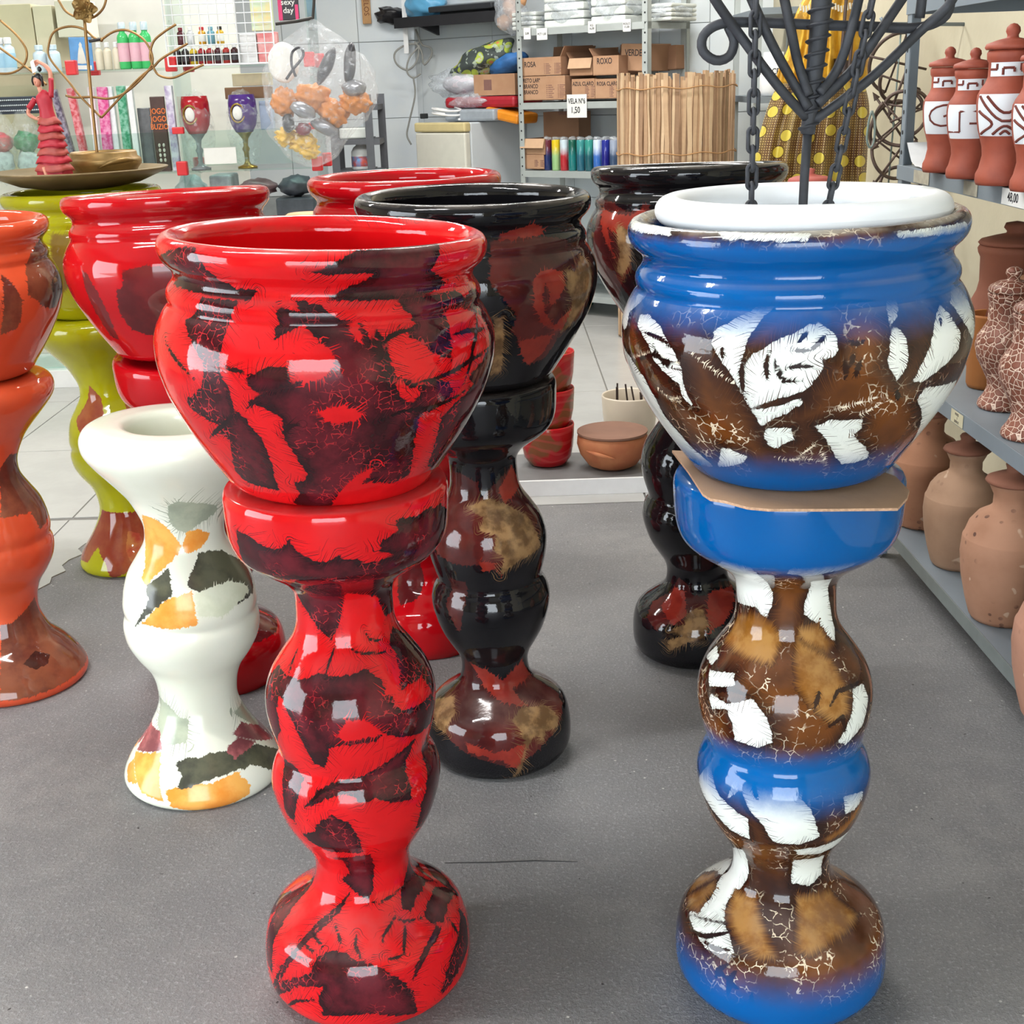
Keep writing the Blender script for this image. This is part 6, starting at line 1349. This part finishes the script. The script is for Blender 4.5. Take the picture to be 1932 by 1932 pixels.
# backing wall board of the display
bk = MB().box(-1.7, 1.25, 0, .03, 0, 2.6).build('back_panel', M_('panel_grey', (224, 222, 214), .55, .12, 3., col2=(210, 208, 202)), None); bk.location = (-2.55, YB+.42, 0); tag(bk, 'grey partition panel behind the glass display', 'panel')
# ---- plastic bag of head lamps hanging in front of the display
Yh = 5.75
hb = empty('hanging_bag', tuple(onY(580, 55, Yh)), 'clear plastic bag of orange wrapped goods hanging by the display', 'bag'); H0 = Vector(onY(580, 55, Yh))
HP = lambda x, y, dy=0.: Vector(onY(x, y, Yh+dy))-H0
s = Yh/2423
ora = M_('orange_cloth', (204, 124, 34), .55, .25, 16., bump=.004, bscale=22); blkp = M_('black_strap', (44, 44, 50), .4, .2); yel = M_('yellow_paper', (232, 190, 78), .55, .2, 16., bump=.004, bscale=20); sil = M_('silver_part', (150, 152, 158), .25, .2, 14., metal=.4)
for q, (x, y, rx, rz, rt) in enumerate(((538, 193, 24, 26, .1), (588, 186, 34, 26, -.15), (628, 212, 28, 22, .4), (670, 192, 28, 20, .2))):
    MB().blob((0, 0, 0), (rx*s, .05, rz*s), q, .14, 4, 4, Matrix.Translation(HP(x, y)) @ Matrix.Rotation(rt, 4, 'Y')).build('wrapped_good', ora, hb, True)
for q, (x, y, rx, rz, rt) in enumerate(((616, 124, 11, 34, .5), (660, 120, 11, 36, .15), (544, 232, 11, 17, 0.), (612, 240, 26, 12, .45))):
    MB().blob((0, 0, 0), (rx*s, .035, rz*s), q+5, .05, 2, 3, Matrix.Translation(HP(x, y, -.03)) @ Matrix.Rotation(rt, 4, 'Y')).build('strap', blkp if q != 3 else sil, hb, True)
MB().blob((0, 0, 0), (24*s, .04, 13*s), 15, .06, 3, 3, Matrix.Translation(HP(572, 208, -.07)) @ Matrix.Rotation(.45, 4, 'Y')).build('buckle', sil, hb, True)
MB().blob((0, 0, 0), (22*s, .045, 14*s), 16, .06, 3, 3, Matrix.Translation(HP(668, 166, -.03))).build('buckle', sil, hb, True)
MB().tube(smooth_path([HP(540, 150, -.08), HP(552, 132, -.08), HP(572, 105, -.08), HP(566, 90, -.08), HP(552, 98, -.08), HP(550, 120, -.08), HP(558, 145, -.08)], 30), .006, 8).build('cord', blkp, hb, True)
for q, (x, y, rx, rz) in enumerate(((540, 258, 20, 15), (572, 268, 24, 18), (585, 285, 16, 14))): MB().blob((0, 0, 0), (rx*s, .035, rz*s), q+20, .22, 4, 4, Matrix.Translation(HP(x, y, .03))).build('yellow_wrap', yel, hb, True)
MB().blob(tuple(HP(535, 118, .03)), (28*s, .02, 34*s), 40, .04, 3, 3).build('white_card', paper, hb, True)
MB().blob(tuple(HP(572, 243, .0)), (14*s, .03, 11*s), 41, .15, 5, 3).build('red_wrap', M_('red_foil', (150, 40, 56), .4, .3), hb, True)
# bag skin: pear shape from knot down
v = []; f = []; nr, nk = 28, 40; rr = random.Random(8)
prof = [(36, 4), (50, 20), (70, 46), (95, 72), (125, 92), (160, 100), (200, 96), (240, 80), (270, 62), (300, 40), (315, 10)]
pr = spline(prof, nr)
for i in range(nr):
    for k in range(nk):
        a = 2*math.pi*k/nk; w = 1+.05*math.sin(5*a+i*.5)+.04*math.sin(11*a-i*.8)
        c = HP(580+(22 if 100 < pr[i][0] < 230 else 10), pr[i][0]); v.append((c.x+pr[i][1]*s*w*math.cos(a), c.y+pr[i][1]*s*w*.55*math.sin(a), c.z))
for i in range(nr-1):
    for k in range(nk): f.append((i*nk+k, i*nk+(k+1) % nk, (i+1)*nk+(k+1) % nk, (i+1)*nk+k))
MB().add(v, f).build('plastic_skin', film('bag_skin', (226, 230, 236), .15, .06, .008), hb, True)
MB().tube([HP(590, 36), HP(592, 10), HP(596, -60)], .006, 8).build('hanger', M_('dark_metal', (66, 64, 62), .5), hb)
MB().tube([HP(520, 45), HP(560, 40), HP(590, 34)], .007, 8).build('hook_bar', M_('dark_metal', (66, 64, 62), .5), hb)
# ---- dark grey ladder rack beside the display
lr = empty('angle_rack', tuple(onZ(700, 640)), 'dark grey slotted angle rack beside the display', 'rack'); Yl = 7.6; L0 = Vector(onY(700, 560, Yl)); lr.location = (L0.x, Yl, 0)
dg = M_('angle_grey', (84, 86, 92), .55, .12)
LPx = lambda px, y=Yl, py=250: float(onY(px, py, y)[0])-L0.x
zt4 = float(onY(700, 178, Yl)[2])
for px, y in ((697, Yl), (722, Yl+.35), (630, Yl), (640, Yl+.35)): MB().box(LPx(px, y)-.022, LPx(px, y)+.022, y-Yl-.004, y-Yl+.004, 0, zt4 if px > 660 else zt4-.1).build('post', dg, lr)
for py in (196, 262, 322, 380):
    z = float(onY(690, py, Yl)[2]); MB().box(LPx(630), LPx(697), 0, .36, z-.03, z).build('shelf', dg, lr)
    MB().box(LPx(697)-.01, LPx(722, Yl+.35)+.01, .0, .35, z-.035, z-.005).build('side_bar', dg, lr)
zz = float(onY(690, 322, Yl)[2])+.001
e = empty('white_jug', (LPx(676)+L0.x, Yl+.1, zz), 'white plastic jug with a blue label on the angle rack', 'jug')
MB().lathe([(0, 0), (.055, 0), (.06, .01), (.06, .10), (.045, .125), (.03, .135), (.03, .155), (0, .155)], 24).build('body', white_cap, e, True); MB().lathe([(.0605, .02), (.0612, .021), (.0612, .075), (.0605, .076)], 24).build('label', M_('jug_label', (90, 150, 200), .5, .3, 20., col2=(200, 90, 80)), e, True)
zz = float(onY(690, 262, Yl)[2])+.001
e = empty('white_basket', (LPx(668)+L0.x, Yl+.1, zz), 'white beaded tray on the angle rack', 'tray'); MB().box(-.09, .09, -.06, .06, 0, .06, b=.008).build('body', white_soft, e)
# tan clay basin glimpsed between the red pots, on a plain column
Yc = 3.75; pc = onY(578, 428, Yc)
e = empty('column_stand', (pc[0], Yc, 0), 'plain grey column behind the red pots carrying a clay basin', 'stand'); MB().lathe([(0, 0), (.13, 0), (.13, .03), (.08, .06), (.08, float(pc[2])-.13), (.12, float(pc[2])-.09), (.12, float(pc[2])-.07), (0, float(pc[2])-.07)], 32).build('column', steel_pale, e, 'auto')
e = empty('clay_basin', (pc[0], Yc, float(pc[2])-.069), 'tan clay basin turned over between the two plain red pots', 'basin'); MB().lathe([(.115, 0), (.12, .006), (.112, .04), (.085, .085), (.05, .108), (0, .112)], 48).build('bowl', M_('tan_basin', (206, 158, 112), .6, .1), e, True); MB().lathe([(.117, .0), (.124, .006), (.117, .012)], 48).build('lip', M_('tan_basin', (206, 158, 112), .6, .1), e, True)
flush_text()
